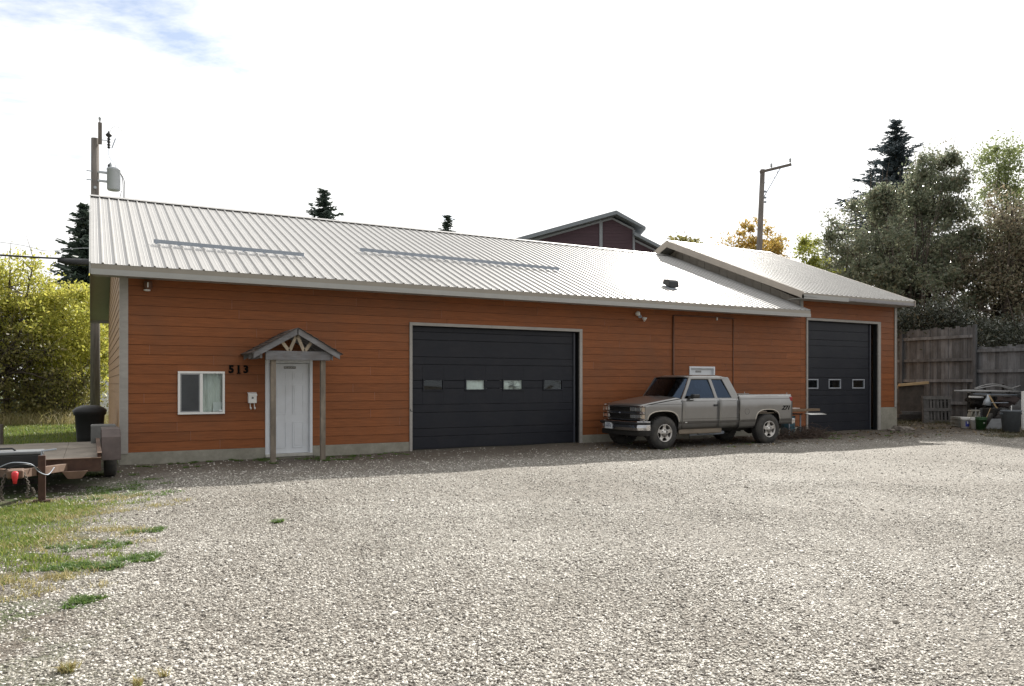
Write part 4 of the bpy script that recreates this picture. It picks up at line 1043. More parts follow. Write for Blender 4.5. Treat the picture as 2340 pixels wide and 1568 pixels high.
# wheels
def wheel(x, far):
    y0 = TW + .02 if far else -.02; s = 1 if far else -1       # outward
    w = bpy.data.objects.new('wheel', None); C.objects.link(w); w.parent = tk
    t = MB(); W2 = .255
    prof = [(.205, .0), (.225, .012), (.29, .022), (.345, .008), (.375, -.015), (WR, -.045), (WR, -W2 + .045), (.375, -W2 + .015), (.29, -W2), (.2, -W2)]
    t.lathe([(r, s * h) for r, h in prof], (x, y0, WR - .004), 40, 'y', caps=False)
    t.build('tyre', M_tyre, w, smooth=True)
    tr_ = MB()
    for k in range(36):
        a = 2 * math.pi * k / 36
        for (o1, o2, sh) in ((-.035, -.085, .0), (-.10, -.15, .09), (-.165, -.215, .03)):
            a2 = a + sh; c_ = Vector((x + math.cos(a2) * (WR + .002), y0 + s * (o1 + o2) / 2, WR - .004 + math.sin(a2) * (WR + .002)))
            rad = Vector((math.cos(a2), 0, math.sin(a2)))
            tan = Vector((-math.sin(a2), 0, math.cos(a2))) * .022
            ax = Vector((0, (o2 - o1) / 2, 0)); rad = rad * .006
            tr_.add([c_ - tan - ax - rad, c_ + tan - ax - rad, c_ + tan + ax - rad, c_ - tan + ax - rad, c_ - tan - ax + rad, c_ + tan - ax + rad, c_ + tan + ax + rad, c_ - tan + ax + rad],
                    [(4, 5, 6, 7), (0, 1, 5, 4), (1, 2, 6, 5), (2, 3, 7, 6), (3, 0, 4, 7)])
    tr_.build('tread_blocks', M_tyre, w, kind='stuff')
    zc = WR - .004
    r = MB().lathe([(.215, s * .012), (.218, s * .018), (.205, s * .018), (.188, s * -.015), (.185, s * -.2), (.21, s * -.2)], (x, y0, zc), 40, 'y', caps=False)
    rim_ = r.build('rim', M_alloy, w, smooth=True)
    MB().lathe([(.19, s * -.075), (.0, s * -.075)], (x, y0, zc), 24, 'y', caps=False).build('brake_backing', M_under, w)
    h = MB(); h.lathe([(.0, s * .018), (.045, s * .018), (.05, s * .008), (.105, s * -.002), (.112, s * -.03)], (x, y0, zc), 30, 'y', caps=False)
    h.build('hub', M_alloy, w, smooth=True)
    for k in range(5):
        a = math.pi / 2 + 2 * math.pi * k / 5
        u = Vector((math.cos(a), 0, math.sin(a))); v = Vector((-math.sin(a), 0, math.cos(a))); o = Vector((x, y0, zc)); yo = Vector((0, s, 0))
        q = []
        for (rr_, hw, dep) in ((.085, .062, -.003), (.14, .040, -.002), (.195, .055, .006)):
            q += [o + u * rr_ - v * hw + yo * dep, o + u * rr_ + v * hw + yo * dep, o + u * rr_ + v * hw * .9 + yo * (dep - .04), o + u * rr_ - v * hw * .9 + yo * (dep - .04)]
        fs = [(4 * i + j, 4 * i + (j + 1) % 4, 4 * i + 4 + (j + 1) % 4, 4 * i + 4 + j) for i in range(2) for j in range(4)] + [(0, 1, 2, 3), (11, 10, 9, 8)]
        MB().add(q, fs).build('spoke', M_alloy, w, bevel=.006)
    for k in range(6):
        a = math.pi / 2 + 2 * math.pi * k / 6
        MB().lathe([(.013, s * .006), (.011, s * .012)], (x + math.cos(a) * .078, y0, zc + math.sin(a) * .078), 8, 'y').build('lug_hole', M_under, w)
for x in (FWX, RWX):
    wheel(x, False); wheel(x, True)
# ------------------------------------------------------------------ maroon building and pale shed behind
def plane_pt(u, v, zc, back=0.0):
    p = at_depth(u, v, zc); return Vector((p.x + _S * back, p.y + _C * back, p.z))
mb = thing('maroon_building', 'maroon gabled building with blue-grey trim rising behind the white roof', 'building', (*at_depth(1380, 900, 46).xy, 0))
ZC = 46.0
def poly_slab(name, pts, mat, parent, zc, thick, back=0.0, bevel=0.0):
    """upright slab facing the yard, outline given in its own plane, thick metres deep"""
    a = [plane_pt(u, v, zc, back) for u, v in pts]; off = Vector((_S, _C, 0)) * thick
    n = len(a); m = MB(); m.add(a + [p + off for p in a], [tuple(range(n)), tuple(range(2 * n - 1, n - 1, -1))] + [(i, n + i, n + (i + 1) % n, (i + 1) % n) for i in range(n)])
    return m.build(name, mat, parent, bevel=bevel)
wallp = [(1150, 940), (1150, 566), (1398, 497), (1450, 523), (1450, 545), (1545, 592), (1545, 940)]
mw = poly_slab('wall', wallp, M_maroon, mb, ZC, 8.0)
# siding boards of the gable, clipped to its outline
def top_at(u):
    for (a, b) in zip(wallp[1:-2], wallp[2:-1]):
        if a[0] <= u <= b[0] and b[0] > a[0]: return a[1] + (b[1] - a[1]) * (u - a[0]) / (b[0] - a[0])
    return 600
px = 1750 / ZC
v = 640.0
while v > 500:
    for (ua, ub) in ((1152, 1368), (1377, 1445), (1450, 1543)):
        us = [u for u in np.linspace(ua, ub, 60) if top_at(u) < v - 8]
        if len(us) > 2:
            u0, u1 = min(us), max(us)
            a, b = plane_pt(u0, v, ZC), plane_pt(u1, v, ZC); ln_ = (b - a).length
            o = board(mw, M_maroon, a, ln_, .199, -YAW, 'siding_board')
    v -= .199 * px
for (u0, u1, v0) in ((1369, 1376, 504), (1445, 1450, 524)):
    poly_slab('corner_board', [(u0, 700), (u0, v0), (u1, v0 + (1 if u0 < 1400 else 2)), (u1, 700)], M_mtrim, mb, ZC, .06, -.07)
r1 = poly_slab('roof', [(1130, 562), (1405, 486), (1471, 523), (1471, 529), (1405, 494.5), (1130, 571)], M_mroof, mb, ZC, 9.2, -.6)
poly_slab('roof', [(1446, 534), (1560, 592), (1560, 600), (1446, 541)], M_mroof, mb, ZC, 8.6, -.5)
poly_slab('frieze_board', [(1130, 571.5), (1398, 497.5), (1447, 522), (1447, 527), (1398, 502), (1130, 577)], M_mtrim, mb, ZC, .05, -.06)
poly_slab('frieze_board', [(1451, 548), (1545, 594), (1545, 599), (1451, 553)], M_mtrim, mb, ZC, .05, -.06)

ws = thing('white_shed', 'white lap-sided shed glimpsed between the yellow trees and the orange building', 'shed', (2.5, 46, 0))
swall = MB().box(-.25, 6, 45, 50, -.1, 3.0).build('wall', M_white, ws)
for k in range(14):
    board(swall, M_vinyl, (-.25, 45, .1 + k * .199), 6.25, .199, 0, 'siding_board')
MB().prism([(44.5, 2.95), (47.5, 4.2), (50.5, 2.95), (50.5, 2.85), (47.5, 4.08), (44.5, 2.85)], 'x', -.6, 6.3).build('roof', M_shing, ws)

# ------------------------------------------------------------------ utility poles and lines
ul = thing('utility_pole', 'wooden utility pole with grey transformer behind the left roof corner', 'utility pole', (.14, 32, 0))
px_, py_ = .14, 32.0
MB().tube([(px_, py_, -.3), (px_, py_, 5), (px_, py_, 10.58)], [.175, .155, .135], 14).build('pole', M_pole, ul, smooth=True)
MB().box(px_ + .09, px_ + .22, py_ - .30, py_ - .15, 10.34, 11.12).build('pole_extension', M_pole, ul, bevel=.02)
MB().lathe([(.02, 0), (.02, .08), (.05, .10), (.03, .13), (.06, .16), (.03, .20), (.02, .22)], (px_ + .15, py_ - .22, 11.12), 10).build('pin_insulator', M_galv, ul, smooth=True)
tc = Vector((px_ + .60, py_ - .12, 0))
tf = MB().lathe([(.0, 8.72), (.20, 8.72), (.225, 8.76), (.225, 9.45), (.235, 9.46), (.235, 9.50), (.19, 9.55), (.0, 9.57)], (tc.x, tc.y, 0), 20, caps=False).build('transformer_tank', M_galv, ul, smooth=True)
MB().lathe([(.04, 0), (.055, .03), (.04, .06), (.055, .09), (.04, .12), (.05, .15), (.02, .2)], (tc.x - .10, tc.y, 9.54), 10).build('bushing', M_galv, tf, smooth=True)
MB().lathe([(.03, 0), (.045, .02), (.03, .05), (.045, .08), (.015, .15)], (tc.x - .16, tc.y - .02, 9.52), 10).build('bushing', M_black, tf, smooth=True)
for z_ in (9.02, 9.34):
    MB().box(px_ + .08, tc.x - .2, tc.y - .04, tc.y + .04, z_ - .035, z_ + .035).build('bracket', M_galv, ul)
    MB().tube([(px_ - .28, tc.y, z_), (px_ - .1, tc.y, z_)], .018, 6).build('through_bolt', M_steel, ul)
co = Vector((px_ + .44, py_ - .15, 10.62))
MB().tube([co + Vector((-.30, 0, -.1)), co + Vector((-.02, 0, -.1))], .015, 6).build('cutout_bracket', M_steel, ul)
MB().lathe([(.03, -.38), (.06, -.34), (.03, -.30), (.065, -.25), (.03, -.2), (.065, -.14), (.03, -.09), (.065, -.04), (.03, .02), (.10, .08), (.11, .12), (.04, .2), (.02, .26)], tuple(co + Vector((0, 0, 0))), 10).build('fuse_cutout', M_black, ul, smooth=True)
MB().tube([co + Vector((.22, 0, .02)), co + Vector((.10, 0, -.36))], .02, 6).build('fuse_tube', M_steel, ul)
def wire(name, pts, r, parent, mat=M_black, n=6):
    return MB().tube(pts, r, n).build(name, mat, parent, smooth=True)
def curve(ps, n=14):
    ps = [Vector(p) for p in ps]; out = []
    for i in range(len(ps) - 1):
        p0, p1, p2, p3 = ps[max(i - 1, 0)], ps[i], ps[i + 1], ps[min(i + 2, len(ps) - 1)]
        for k in range(n):
            t = k / n
            out.append(.5 * ((2 * p1) + (p2 - p0) * t + (2 * p0 - 5 * p1 + 4 * p2 - p3) * t * t + (3 * p1 - p0 - 3 * p2 + p3) * t ** 3))
    return out + [ps[-1]]
wire('jumper_wire', curve([co + Vector((0, 0, -.36)), co + Vector((.02, 0, -.7)), co + Vector((.22, 0, -.95)), co + Vector((.12, 0, -1.2)), (tc.x - .10, tc.y, 9.74)]), .008, ul, M_galv)
wire('jumper_wire', curve([co + Vector((.04, 0, .22)), co + Vector((.12, 0, .42)), co + Vector((.32, 0, .44)), co + Vector((.46, 0, .30)), co + Vector((.50, 0, .16))]), .008, ul, M_galv)
for dx in (0, .05):
    wire('secondary_wire', curve([(tc.x + .22, tc.y, 9.4), (tc.x + .30 + dx, tc.y, 9.1), (tc.x + .32 + dx, tc.y, 8.5), (tc.x + .36 + dx, tc.y, 8.1)]), .014, ul)
wire('ground_wire', curve([(tc.x - .12, tc.y, 8.45), (tc.x + .05, tc.y, 8.3), (tc.x + .18, tc.y, 8.42), (tc.x + .26, tc.y, 8.75)]), .01, ul)
MB().lathe([(.05, 0), (.05, .02), (.02, .02)], (px_, py_ - .19, 8.75), 10, 'y').build('washer_plate', M_galv, ul)

sc_ = tag(wire('service_cable', curve([(-14, 29, 5.65), (-7, 30.5, 5.86), (-2, 31.7, 6.03), (px_ - .1, 31.95, 6.12)]), .035, None), 'thick black service cable running left from the utility pole', 'cable')
tag(MB().tube([(-1.05, 31.88, 6.00), (-.75, 31.88, 5.97), (-.15, 31.9, 6.0), (px_ - .05, 31.93, 6.05)], [.06, .12, .12, .07], 10).build('splice_box', M_black, None, smooth=True), 'black cable splice case hanging beside the pole', 'splice case')
tag(wire('overhead_wire', curve([(-14, 29, 6.35), (-7, 30.5, 6.42), (-2.6, 31.6, 6.45), (-1.4, 31.8, 6.30), (-.5, 31.9, 6.48), (px_, 31.95, 6.55)]), .010, None, M_galv), 'thin pale wire above the black service cable', 'wire')
tag(MB().tube([(1.05, 31.2, -.2), (1.05, 31.2, 6.1)], .05, 8).build('service_mast', M_galv, None, smooth=True), 'thin grey service mast beside the pole foot', 'mast')

ZP = 44.0
u2 = thing('utility_pole', 'leaning wooden utility pole with one-sided crossarm behind the garage roof', 'utility pole', (*at_depth(1728, 900, ZP).xy, 0))
pb, pt = at_depth(1729, 700, ZP), at_depth(1742, 388, ZP)
MB().tube([pb + (pb - pt) * .55, pb, pt], [.20, .19, .135], 12).build('pole', M_pole, u2, smooth=True)
ca, cb = at_depth(1735, 394, ZP - .25), at_depth(1808, 376, ZP - .8)
arm = MB().bar(ca, cb, .11, .14).build('crossarm', M_pole, u2, bevel=.01)
wire('brace', [at_depth(1744, 452, ZP - .2), at_depth(1783, 384, ZP - .6)], .022, u2, M_steel)
wire('jumper_wire', curve([at_depth(1745, 420, ZP - .2), at_depth(1757, 409, ZP - .3), at_depth(1771, 405, ZP - .5), at_depth(1777, 390, ZP - .6)]), .012, u2)
for u, v in ((1762, 387), (1805, 375)):
    c = at_depth(u, v, ZP - .5)
    MB().lathe([(.02, 0), (.02, .10), (.07, .13), (.05, .2), (.075, .24), (.03, .34)], c, 10).build('pin_insulator', M_galv, u2, smooth=True)
for v in (438, 452, 462): MB().box(*sum(([a - .05, a + .05] for a in at_depth(1748, v, ZP - .15)), [])).build('pole_bolt', M_steel, u2)
wire('guy_wire', [at_depth(1747, 470, ZP), at_depth(1800, 590, ZP + 3)], .006, u2, M_galv)

# ------------------------------------------------------------------ trees
def quads_mesh(name, ctr, ax, ay, mat, parent, shape='leaf', kind=None):
    n = len(ctr); v = np.empty((n, 4, 3))
    if shape == 'leaf':
        v[:, 0] = ctr - ax; v[:, 1] = ctr + ay - ax * .1; v[:, 2] = ctr + ax; v[:, 3] = ctr - ay - ax * .1
    else:
        v[:, 0] = ctr - ax - ay; v[:, 1] = ctr + ax - ay * .4; v[:, 2] = ctr + ax + ay * .4; v[:, 3] = ctr - ax + ay
    me = bpy.data.meshes.new(name)
    me.vertices.add(n * 4); me.vertices.foreach_set('co', v.reshape(-1).astype(np.float32))
    me.loops.add(n * 4); me.loops.foreach_set('vertex_index', np.arange(n * 4, dtype=np.int32))
    me.polygons.add(n); me.polygons.foreach_set('loop_start', np.arange(0, n * 4, 4, dtype=np.int32))
    me.update(calc_edges=True); me.validate()
    return link(name, me, mat, parent, kind=kind)
def unit(v): return v / np.maximum(np.linalg.norm(v, axis=-1, keepdims=True), 1e-9)
M_bark = pmat('tree_bark', (0.085, 0.068, 0.055), 0.9, var=0.4, scale=9, stretch=(1, 1, .3), bump=.6)
def broadleaf(name, label, x, y, h, r, blobs, nleaf, lsize, mat, seed, cat='tree', group=None, nclump=260, limbs=26, trunk_r=.16, droop=.35, bare=0, stems=1, base_z=None, clump_r=.42):
    g = np.random.default_rng(seed); rr = random.Random(seed)
    bz = float(gz(x, y)) if base_z is None else base_z
    t = thing(name, label, cat, (x, y, bz), group=group)
    B = np.array([b[:6] for b in blobs], float); wts = np.array([b[6] if len(b) > 6 else b[3] * b[4] * b[5] for b in blobs]); wts = wts / wts.sum()
    def sample(n, lo=.45):
        k = g.choice(len(B), n, p=wts); d = unit(g.normal(size=(n, 3))); rad = (lo + (1 - lo) * g.random(n)) ** .6
        rad *= 1 + .22 * np.sin(d[:, 0] * 5 + k) * np.sin(d[:, 1] * 6 + 2 * k) * np.cos(d[:, 2] * 5)
        return B[k, :3] + d * B[k, 3:6] * rad[:, None]
    tm = MB(); base = Vector((x, y, bz - .2))
    cl = sample(nclump)
    for s_ in range(stems):
        top = Vector((x + rr.uniform(-.1, .1) * r + (s_ - (stems - 1) / 2) / stems * .9 * r, y + rr.uniform(-.3, .3) * r, bz + h * (.80 if stems == 1 else rr.uniform(.55, .78))))
        b0 = base + Vector(((s_ - (stems - 1) / 2) * .35, rr.uniform(-.2, .2), 0))
        mids = [b0.lerp(top, f) + Vector((rr.uniform(-.15, .15), rr.uniform(-.15, .15), 0)) * (h * .08) for f in (.25, .5, .75)]
        path = curve([b0] + mids + [top], 4); tm.tube(path, [trunk_r * (1 - .88 * i / (len(path) - 1)) for i in range(len(path))], 8)
        for k in range(limbs // stems):
            f = rr.uniform(.22, .95); p0 = path[int(f * (len(path) - 1))]; q = Vector(cl[rr.randrange(len(cl))])
            if q.z < p0.z - 1.2: q.z = p0.z - .4
            mid = p0.lerp(q, .5) + Vector((rr.uniform(-.25, .25), rr.uniform(-.25, .25), rr.uniform(0, .35)))
            r0 = trunk_r * (1 - .8 * f) * .55
            ll = curve([p0, mid, q], 4); tm.tube(ll, [r0 * (1 - .85 * i / (len(ll) - 1)) for i in range(len(ll))], 5)
            for w_ in range(5):
                a = ll[rr.randrange(3, len(ll))]; e = a + Vector((rr.uniform(-.8, .8), rr.uniform(-.8, .8), rr.uniform(-.3, .8)))
                tm.tube([a, a.lerp(e, .5) + Vector((0, 0, .06)), e], [r0 * .3 + .006, .008, .004], 4)
    for k in range(bare):
        c0 = Vector(cl[rr.randrange(len(cl))]); e = c0 + Vector((rr.uniform(-.35, .35), rr.uniform(-.35, .35), rr.uniform(.6, 1.6)))
        tm.tube([c0, c0.lerp(e, .5), e], [.02, .012, .005], 4)
    tm.build('trunk', M_bark, t, smooth=True)
    idx = g.integers(0, len(cl), nleaf)
    cr = clump_r * (.5 + g.random(len(cl)))
    off = g.normal(size=(nleaf, 3)) * cr[idx][:, None] * np.array([.75, .75, .6])
    ctr = cl[idx] + off
    keep = ctr[:, 2] > bz + .15; ctr = ctr[keep]; n = len(ctr)
    ax = unit(g.normal(size=(n, 3)) + np.array([0, 0, -droop])); ay = unit(np.cross(ax, g.normal(size=(n, 3))))
    s = lsize * (.6 + .8 * g.random(n))[:, None]
    quads_mesh('crown', ctr, ax * s, ay * s * .48, mat, t)
    return t
def spruce(name, label, x, y, h, rad, mat, seed, z_from=0.0, group=None, bz=0.0, dense=1.0, vis_base=0.08):
    g = np.random.default_rng(seed); t = thing(name, label, 'tree', (x, y, bz), group=group)
    MB().tube([(x, y, bz - .3), (x, y, bz + h * .5), (x, y, bz + h * .99)], [rad * .10, rad * .055, .02], 8).build('trunk', M_bark, t, smooth=True)
    C_, A_, S_ = [], [], []
    zz = h * vis_base
    while zz < h * .99:
        f = zz / h; L = rad * (1 - f) ** .85 * (.85 + .3 * g.random()) + .12
        nb = int(7 + 5 * (1 - f)); ph = g.random() * 6.28
        for k in range(nb):
            an = ph + 6.283 * k / nb + g.normal() * .18; Lb = L * (.45 + .85 * g.random() ** 1.3); rise = .25 * f - .12
            d = np.array([math.cos(an), math.sin(an), 0]); m = max(4, int(Lb / .16 * dense))
            s = (np.arange(m) + g.random(m)) / m
            zj = zz + g.normal() * (h * .008 + .05)
            p = np.array([x, y, bz + min(zj, h * .985)]) + d * (s * Lb)[:, None]
            p[:, 2] += Lb * (rise * s - .32 * s ** 1.3 + .30 * s ** 3)
            side = np.array([-d[1], d[0], 0])
            for rep in range(3):
                sd = g.normal(size=m) * .5 * (1 - .5 * s) * Lb * .30
                q = p + side * sd[:, None] + g.normal(size=(m, 3)) * .05; q[:, 2] -= np.abs(sd) * .35
                dirn = unit(d + side * np.sign(sd)[:, None] * .7 + np.stack([np.zeros(m), np.zeros(m), g.normal(size=m) * .35 + .05], 1))
                C_.append(q); A_.append(dirn); S_.append(np.full(m, .13 + .10 * (1 - f)) * (.7 + .6 * g.random(m)))
        zz += h * .012 + .06 * (1 - f)
    c = np.concatenate(C_); a = np.concatenate(A_); s = np.concatenate(S_)[:, None]
    b = unit(np.cross(a, g.normal(size=a.shape)))
    quads_mesh('crown', c, a * s * 1.25, b * s * .42, mat, t, 'spray')
    return t
L_yellow = leaf_mat('yellow_autumn_leaves', [(0.40, 0.40, 0.08), (0.56, 0.53, 0.11), (0.32, 0.36, 0.08), (0.64, 0.58, 0.15)], .58)
L_olive = leaf_mat('olive_leaves', [(0.14, 0.15, 0.05), (0.24, 0.23, 0.08), (0.18, 0.15, 0.06), (0.30, 0.28, 0.08)], .45)
L_grey = leaf_mat('grey_green_leaves', [(0.12, 0.15, 0.10), (0.19, 0.22, 0.145), (0.27, 0.29, 0.20), (0.20, 0.18, 0.12)], .5, .28)
L_brown = leaf_mat('russet_leaves', [(0.17, 0.155, 0.10), (0.24, 0.19, 0.13), (0.18, 0.20, 0.125), (0.27, 0.22, 0.155)], .45, .35)
L_orange = leaf_mat('orange_autumn_leaves', [(0.42, 0.30, 0.08), (0.52, 0.34, 0.08), (0.34, 0.30, 0.09), (0.58, 0.36, 0.10)], .5)
L_lime = leaf_mat('yellow_green_leaves', [(0.24, 0.28, 0.06), (0.38, 0.38, 0.07), (0.18, 0.22, 0.06)], .5)
L_needle = leaf_mat('spruce_needles', [(0.045, 0.066, 0.052), (0.070, 0.098, 0.075), (0.055, 0.080, 0.072)], .2, .5)
L_needleb = leaf_mat('blue_spruce_needles', [(0.055, 0.078, 0.092), (0.082, 0.108, 0.122), (0.062, 0.088, 0.10)], .2, .5)
# left: two yellow trees, a darker one in front of them, spruce behind
def bl(cx, cy, cz, rx, ry, rz, *w): return (cx, cy, cz, rx, ry, rz, *w)
broadleaf('yellow_tree', 'yellow autumn tree with bright crown beside the left building corner', -.9, 37.5, 6.3, 2.2,
          [bl(-.7, 37.2, 4.0, 1.7, 2.0, 1.7), bl(-.9, 37.4, 4.8, 1.2, 1.2, .9), bl(-.5, 37, 2.4, 1.5, 1.8, 1.6), bl(-1.9, 37, 3.0, 1.2, 1.5, 1.6)], 25000, .070, L_yellow, 21, nclump=200, clump_r=.32)
broadleaf('yellow_tree', 'tall thin yellow autumn tree at the left edge of the photo', -3.0, 36.5, 7.6, 2.4,
          [bl(-2.9, 36.5, 4.8, 1.6, 1.6, 1.6), bl(-2.4, 36.3, 3.6, 1.5, 1.5, 1.5), bl(-3.9, 36.5, 4.0, 1.3, 1.5, 1.8), bl(-2.5, 36.5, 6.2, .9, .9, .8)], 21000, .068, L_yellow, 22, nclump=240, trunk_r=.2, clump_r=.32, bare=36)
broadleaf('shade_tree', 'shaded olive tree with crooked branches low at the left edge', -3.6, 35, 4.8, 2.6,
          [bl(-3.3, 35, 2.8, 1.8, 1.2, 1.7), bl(-2.3, 35.2, 1.8, 1.6, 1.0, 1.3), bl(-4.6, 35, 2.6, 1.5, 1.2, 1.9)], 5200, .07, L_olive, 23, nclump=90, limbs=70, trunk_r=.17, bare=30)
broadleaf('leafy_shrub', 'brown and olive shrub at the foot of the yellow trees', -1.3, 35.6, 2.0, 1.6,
          [bl(-1.2, 35.6, 1.1, 1.5, .8, 1.0), bl(-2.6, 35.6, .9, 1.3, .8, .8), bl(-.3, 35.8, .9, .8, .7, .8)], 5500, .065, L_olive, 24, cat='shrub', nclump=80, limbs=20, trunk_r=.05, stems=3, bare=24)
spruce('spruce_tree', 'dark spruce behind the yellow trees at the left roof edge', -.35, 50, 11.9, 3.6, L_needle, 31)
p = at_depth(740, 430, 58); spruce('spruce_tree', 'larger of the two spruce tops showing above the long roof ridge', p.x, p.y, p.z, 6.2, L_needle, 32, vis_base=.5, dense=1.3)
p = at_depth(1022, 489, 76); spruce('spruce_tree', 'smaller distant spruce top above the middle of the roof ridge', p.x, p.y, p.z, 6.4, L_needle, 33, vis_base=.55)
p = at_depth(2046, 268, 62); spruce('spruce_tree', 'tall blue-black spruce towering over the trees at right', p.x, p.y, p.z, 9.4, L_needleb, 34, vis_base=.45, dense=1.6)
p = at_depth(1555, 546, 62)
broadleaf('distant_tree', 'leafy treetop just peeking over the garage ridge', p.x, p.y, p.z + .3, 1.5, [bl(p.x + .3, p.y, p.z - 1.0, 1.4, 1.2, 1.2)], 1800, .16, L_olive, 41, nclump=40, limbs=10)
p = at_depth(1728, 560, 50)
broadleaf('orange_tree', 'orange-yellow autumn tree behind the leaning pole', p.x, p.y, 12.4, 2.2,
          [bl(p.x - .3, p.y, 10.6, 1.7, 1.5, 1.5), bl(p.x - 1.2, p.y, 9.4, 1.2, 1.3, 1.3), bl(p.x + .9, p.y, 10.0, 1.3, 1.3, 1.6), bl(p.x + 1.7, p.y, 9.0, 1.0, 1.2, 1.0), bl(p.x, p.y, 8.0, 2.0, 1.6, 1.8)], 16000, .095, L_orange, 42, nclump=130, trunk_r=.2, clump_r=.34)
p = at_depth(1852, 600, 46)
broadleaf('lime_tree', 'small yellow-green tree between the garage roof and the tall grey trees', p.x, p.y, 10.3, 2.2,
          [bl(p.x + .2, p.y, 9.2, 1.4, 1.3, 1.3), bl(p.x - .6, p.y, 8.0, 1.2, 1.2, 1.2), bl(p.x + 1.0, p.y, 7.6, 1.5, 1.4, 1.6), bl(p.x, p.y, 6.0, 1.8, 1.5, 1.6)], 13000, .095, L_lime, 43, nclump=110, clump_r=.34)
# right: the big trees behind the fence
def T(u, v, zc): q = at_depth(u, v, zc); return (q.x, q.y, q.z)
bA = [T(2060, 500, 37) + (1.6, 1.7, 1.5), T(2130, 460, 36) + (1.3, 1.5, 1.2), T(1965, 575, 37) + (1.4, 1.6, 1.3), T(2060, 600, 35.5) + (2.6, 2.2, 2.0), T(1985, 660, 35.5) + (1.7, 1.8, 1.4), T(2130, 700, 34) + (2.3, 1.9, 2.2), T(1930, 560, 38) + (.7, .9, 1.3), T(2040, 740, 34) + (1.9, 1.5, 1.5), T(2150, 540, 35.5) + (1.5, 1.6, 1.8), T(2085, 430, 37) + (.8, .8, .8), T(2010, 470, 37) + (.5, .6, .9, 2.0), T(1945, 500, 37.5) + (.4, .5, .8, 1.2), T(2165, 400, 36) + (.5, .6, 1.0, 2.0), T(2110, 390, 36) + (.5, .5, .8, 1.5), T(1905, 520, 38) + (.35, .4, .7, .8), T(2190, 450, 35) + (.5, .5, 1.3, 1.5), T(2205, 620, 34) + (1.0, 1.2, 2.0, 5.0)]
q = at_depth(2080, 950, 35.0)
broadleaf('tall_willow', 'tall grey-green leafy tree right of the garage roof', q.x, q.y, 12.0, 3.4, bA, 66000, .074, L_grey, 51, nclump=430, limbs=100, trunk_r=.15, stems=6, bare=150, clump_r=.30)
bB = [T(2260, 560, 33.5) + (1.6, 1.6, 1.7), T(2320, 600, 33) + (1.5, 1.6, 1.9), T(2250, 690, 33) + (1.7, 1.6, 1.7), T(2330, 720, 32.5) + (1.9, 1.7, 1.8), T(2300, 470, 34) + (1.0, 1.1, 1.2), T(2400, 600, 33) + (2.0, 1.8, 2.6), T(2225, 780, 31.5) + (1.5, 1.0, .9), T(2310, 790, 31.5) + (1.7, 1.0, .9)]
q = at_depth(2285, 950, 33.0)
broadleaf('russet_tree', 'twiggy russet-leaved tree at the right edge above the fence', q.x, q.y, 10.2, 3.0, bB, 36000, .07, L_brown, 52, nclump=260, limbs=60, trunk_r=.2, stems=5, bare=170, clump_r=.42)
bC = [T(2290, 370, 48) + (1.5, 1.5, 1.6), T(2330, 420, 48) + (1.8, 1.6, 1.8), T(2280, 440, 48) + (1.4, 1.4, 1.6), T(2350, 520, 48) + (2.2, 2, 2.2)]
q = at_depth(2320, 900, 48)
broadleaf('poplar_tree', 'pale green treetop high at the right edge', q.x, q.y, 16.5, 2.4, bC, 14000, .09, leaf_mat('poplar_leaves', [(.20, .25, .10), (.30, .34, .14), (.16, .20, .09)], .5), 53, nclump=140, trunk_r=.25)
bD = [T(2070, 735, 31.4) + (1.2, .7, .5), T(2140, 730, 31.0) + (1.3, .7, .6), T(2205, 742, 30.2) + (.9, .6, .5), T(2290, 768, 29.0) + (1.2, .6, .55), T(2365, 775, 28.4) + (1.4, .6, .7)]
q = at_depth(2180, 950, 30.8)
broadleaf('hedge_shrub', 'dark shrubs crowding over the top of the wooden fence', q.x, q.y, 4.0, 2.0, bD, 14000, .062, leaf_mat('dark_shrub_leaves', [(.045, .055, .042), (.075, .085, .06), (.10, .105, .08)], .3, .25), 54, cat='shrub', nclump=130, limbs=30, trunk_r=.07, stems=5, bare=40, clump_r=.36)

# ------------------------------------------------------------------ fence along the east side
FX = 28.8
fe = thing('wooden_fence', 'tall grey weathered board fence behind the scrap at right', 'fence', (FX, 16, .1))
fbm = MB().box(0, .02, -.0715, .0715, 0, 1).mesh('fence_board'); fbm.materials.append(M_fence)
fy = 21.8; rr = random.Random(5)
POSTS = [21.6, 19.55, 16.62, 13.9, 11.1]
while fy > 10.2:
    hi = 3.72 if fy > 16.62 else 2.95
    o = bpy.data.objects.new('fence_board', fbm); C.objects.link(o)
    hh = hi - .02 + rr.uniform(-.05, .05); o.location = (FX + rr.uniform(-.012, .012), fy, .02); o.scale = (1, rr.uniform(1.0, 1.03), hh)
    o.rotation_euler = (rr.uniform(-.004, .004), 0, 0); adopt(o, fe); fy -= .1445
for i, y_ in enumerate(POSTS):
    MB().box(FX - .14, FX - .02, y_ - .06, y_ + .06, -.4, 3.78 if y_ > 16 else 3.05).build('post', M_fence, fe, bevel=.01)
for a, b in zip(POSTS[:-1], POSTS[1:]):
    for z_ in ((3.36, 2.50, 1.70, .85) if b > 15.9 else (2.80, 2.05, 1.25, .5)):
        MB().box(FX - .075, FX - .012, b + .062, a - .062, z_ - .055, z_ + .055).build('rail', M_fence, fe)

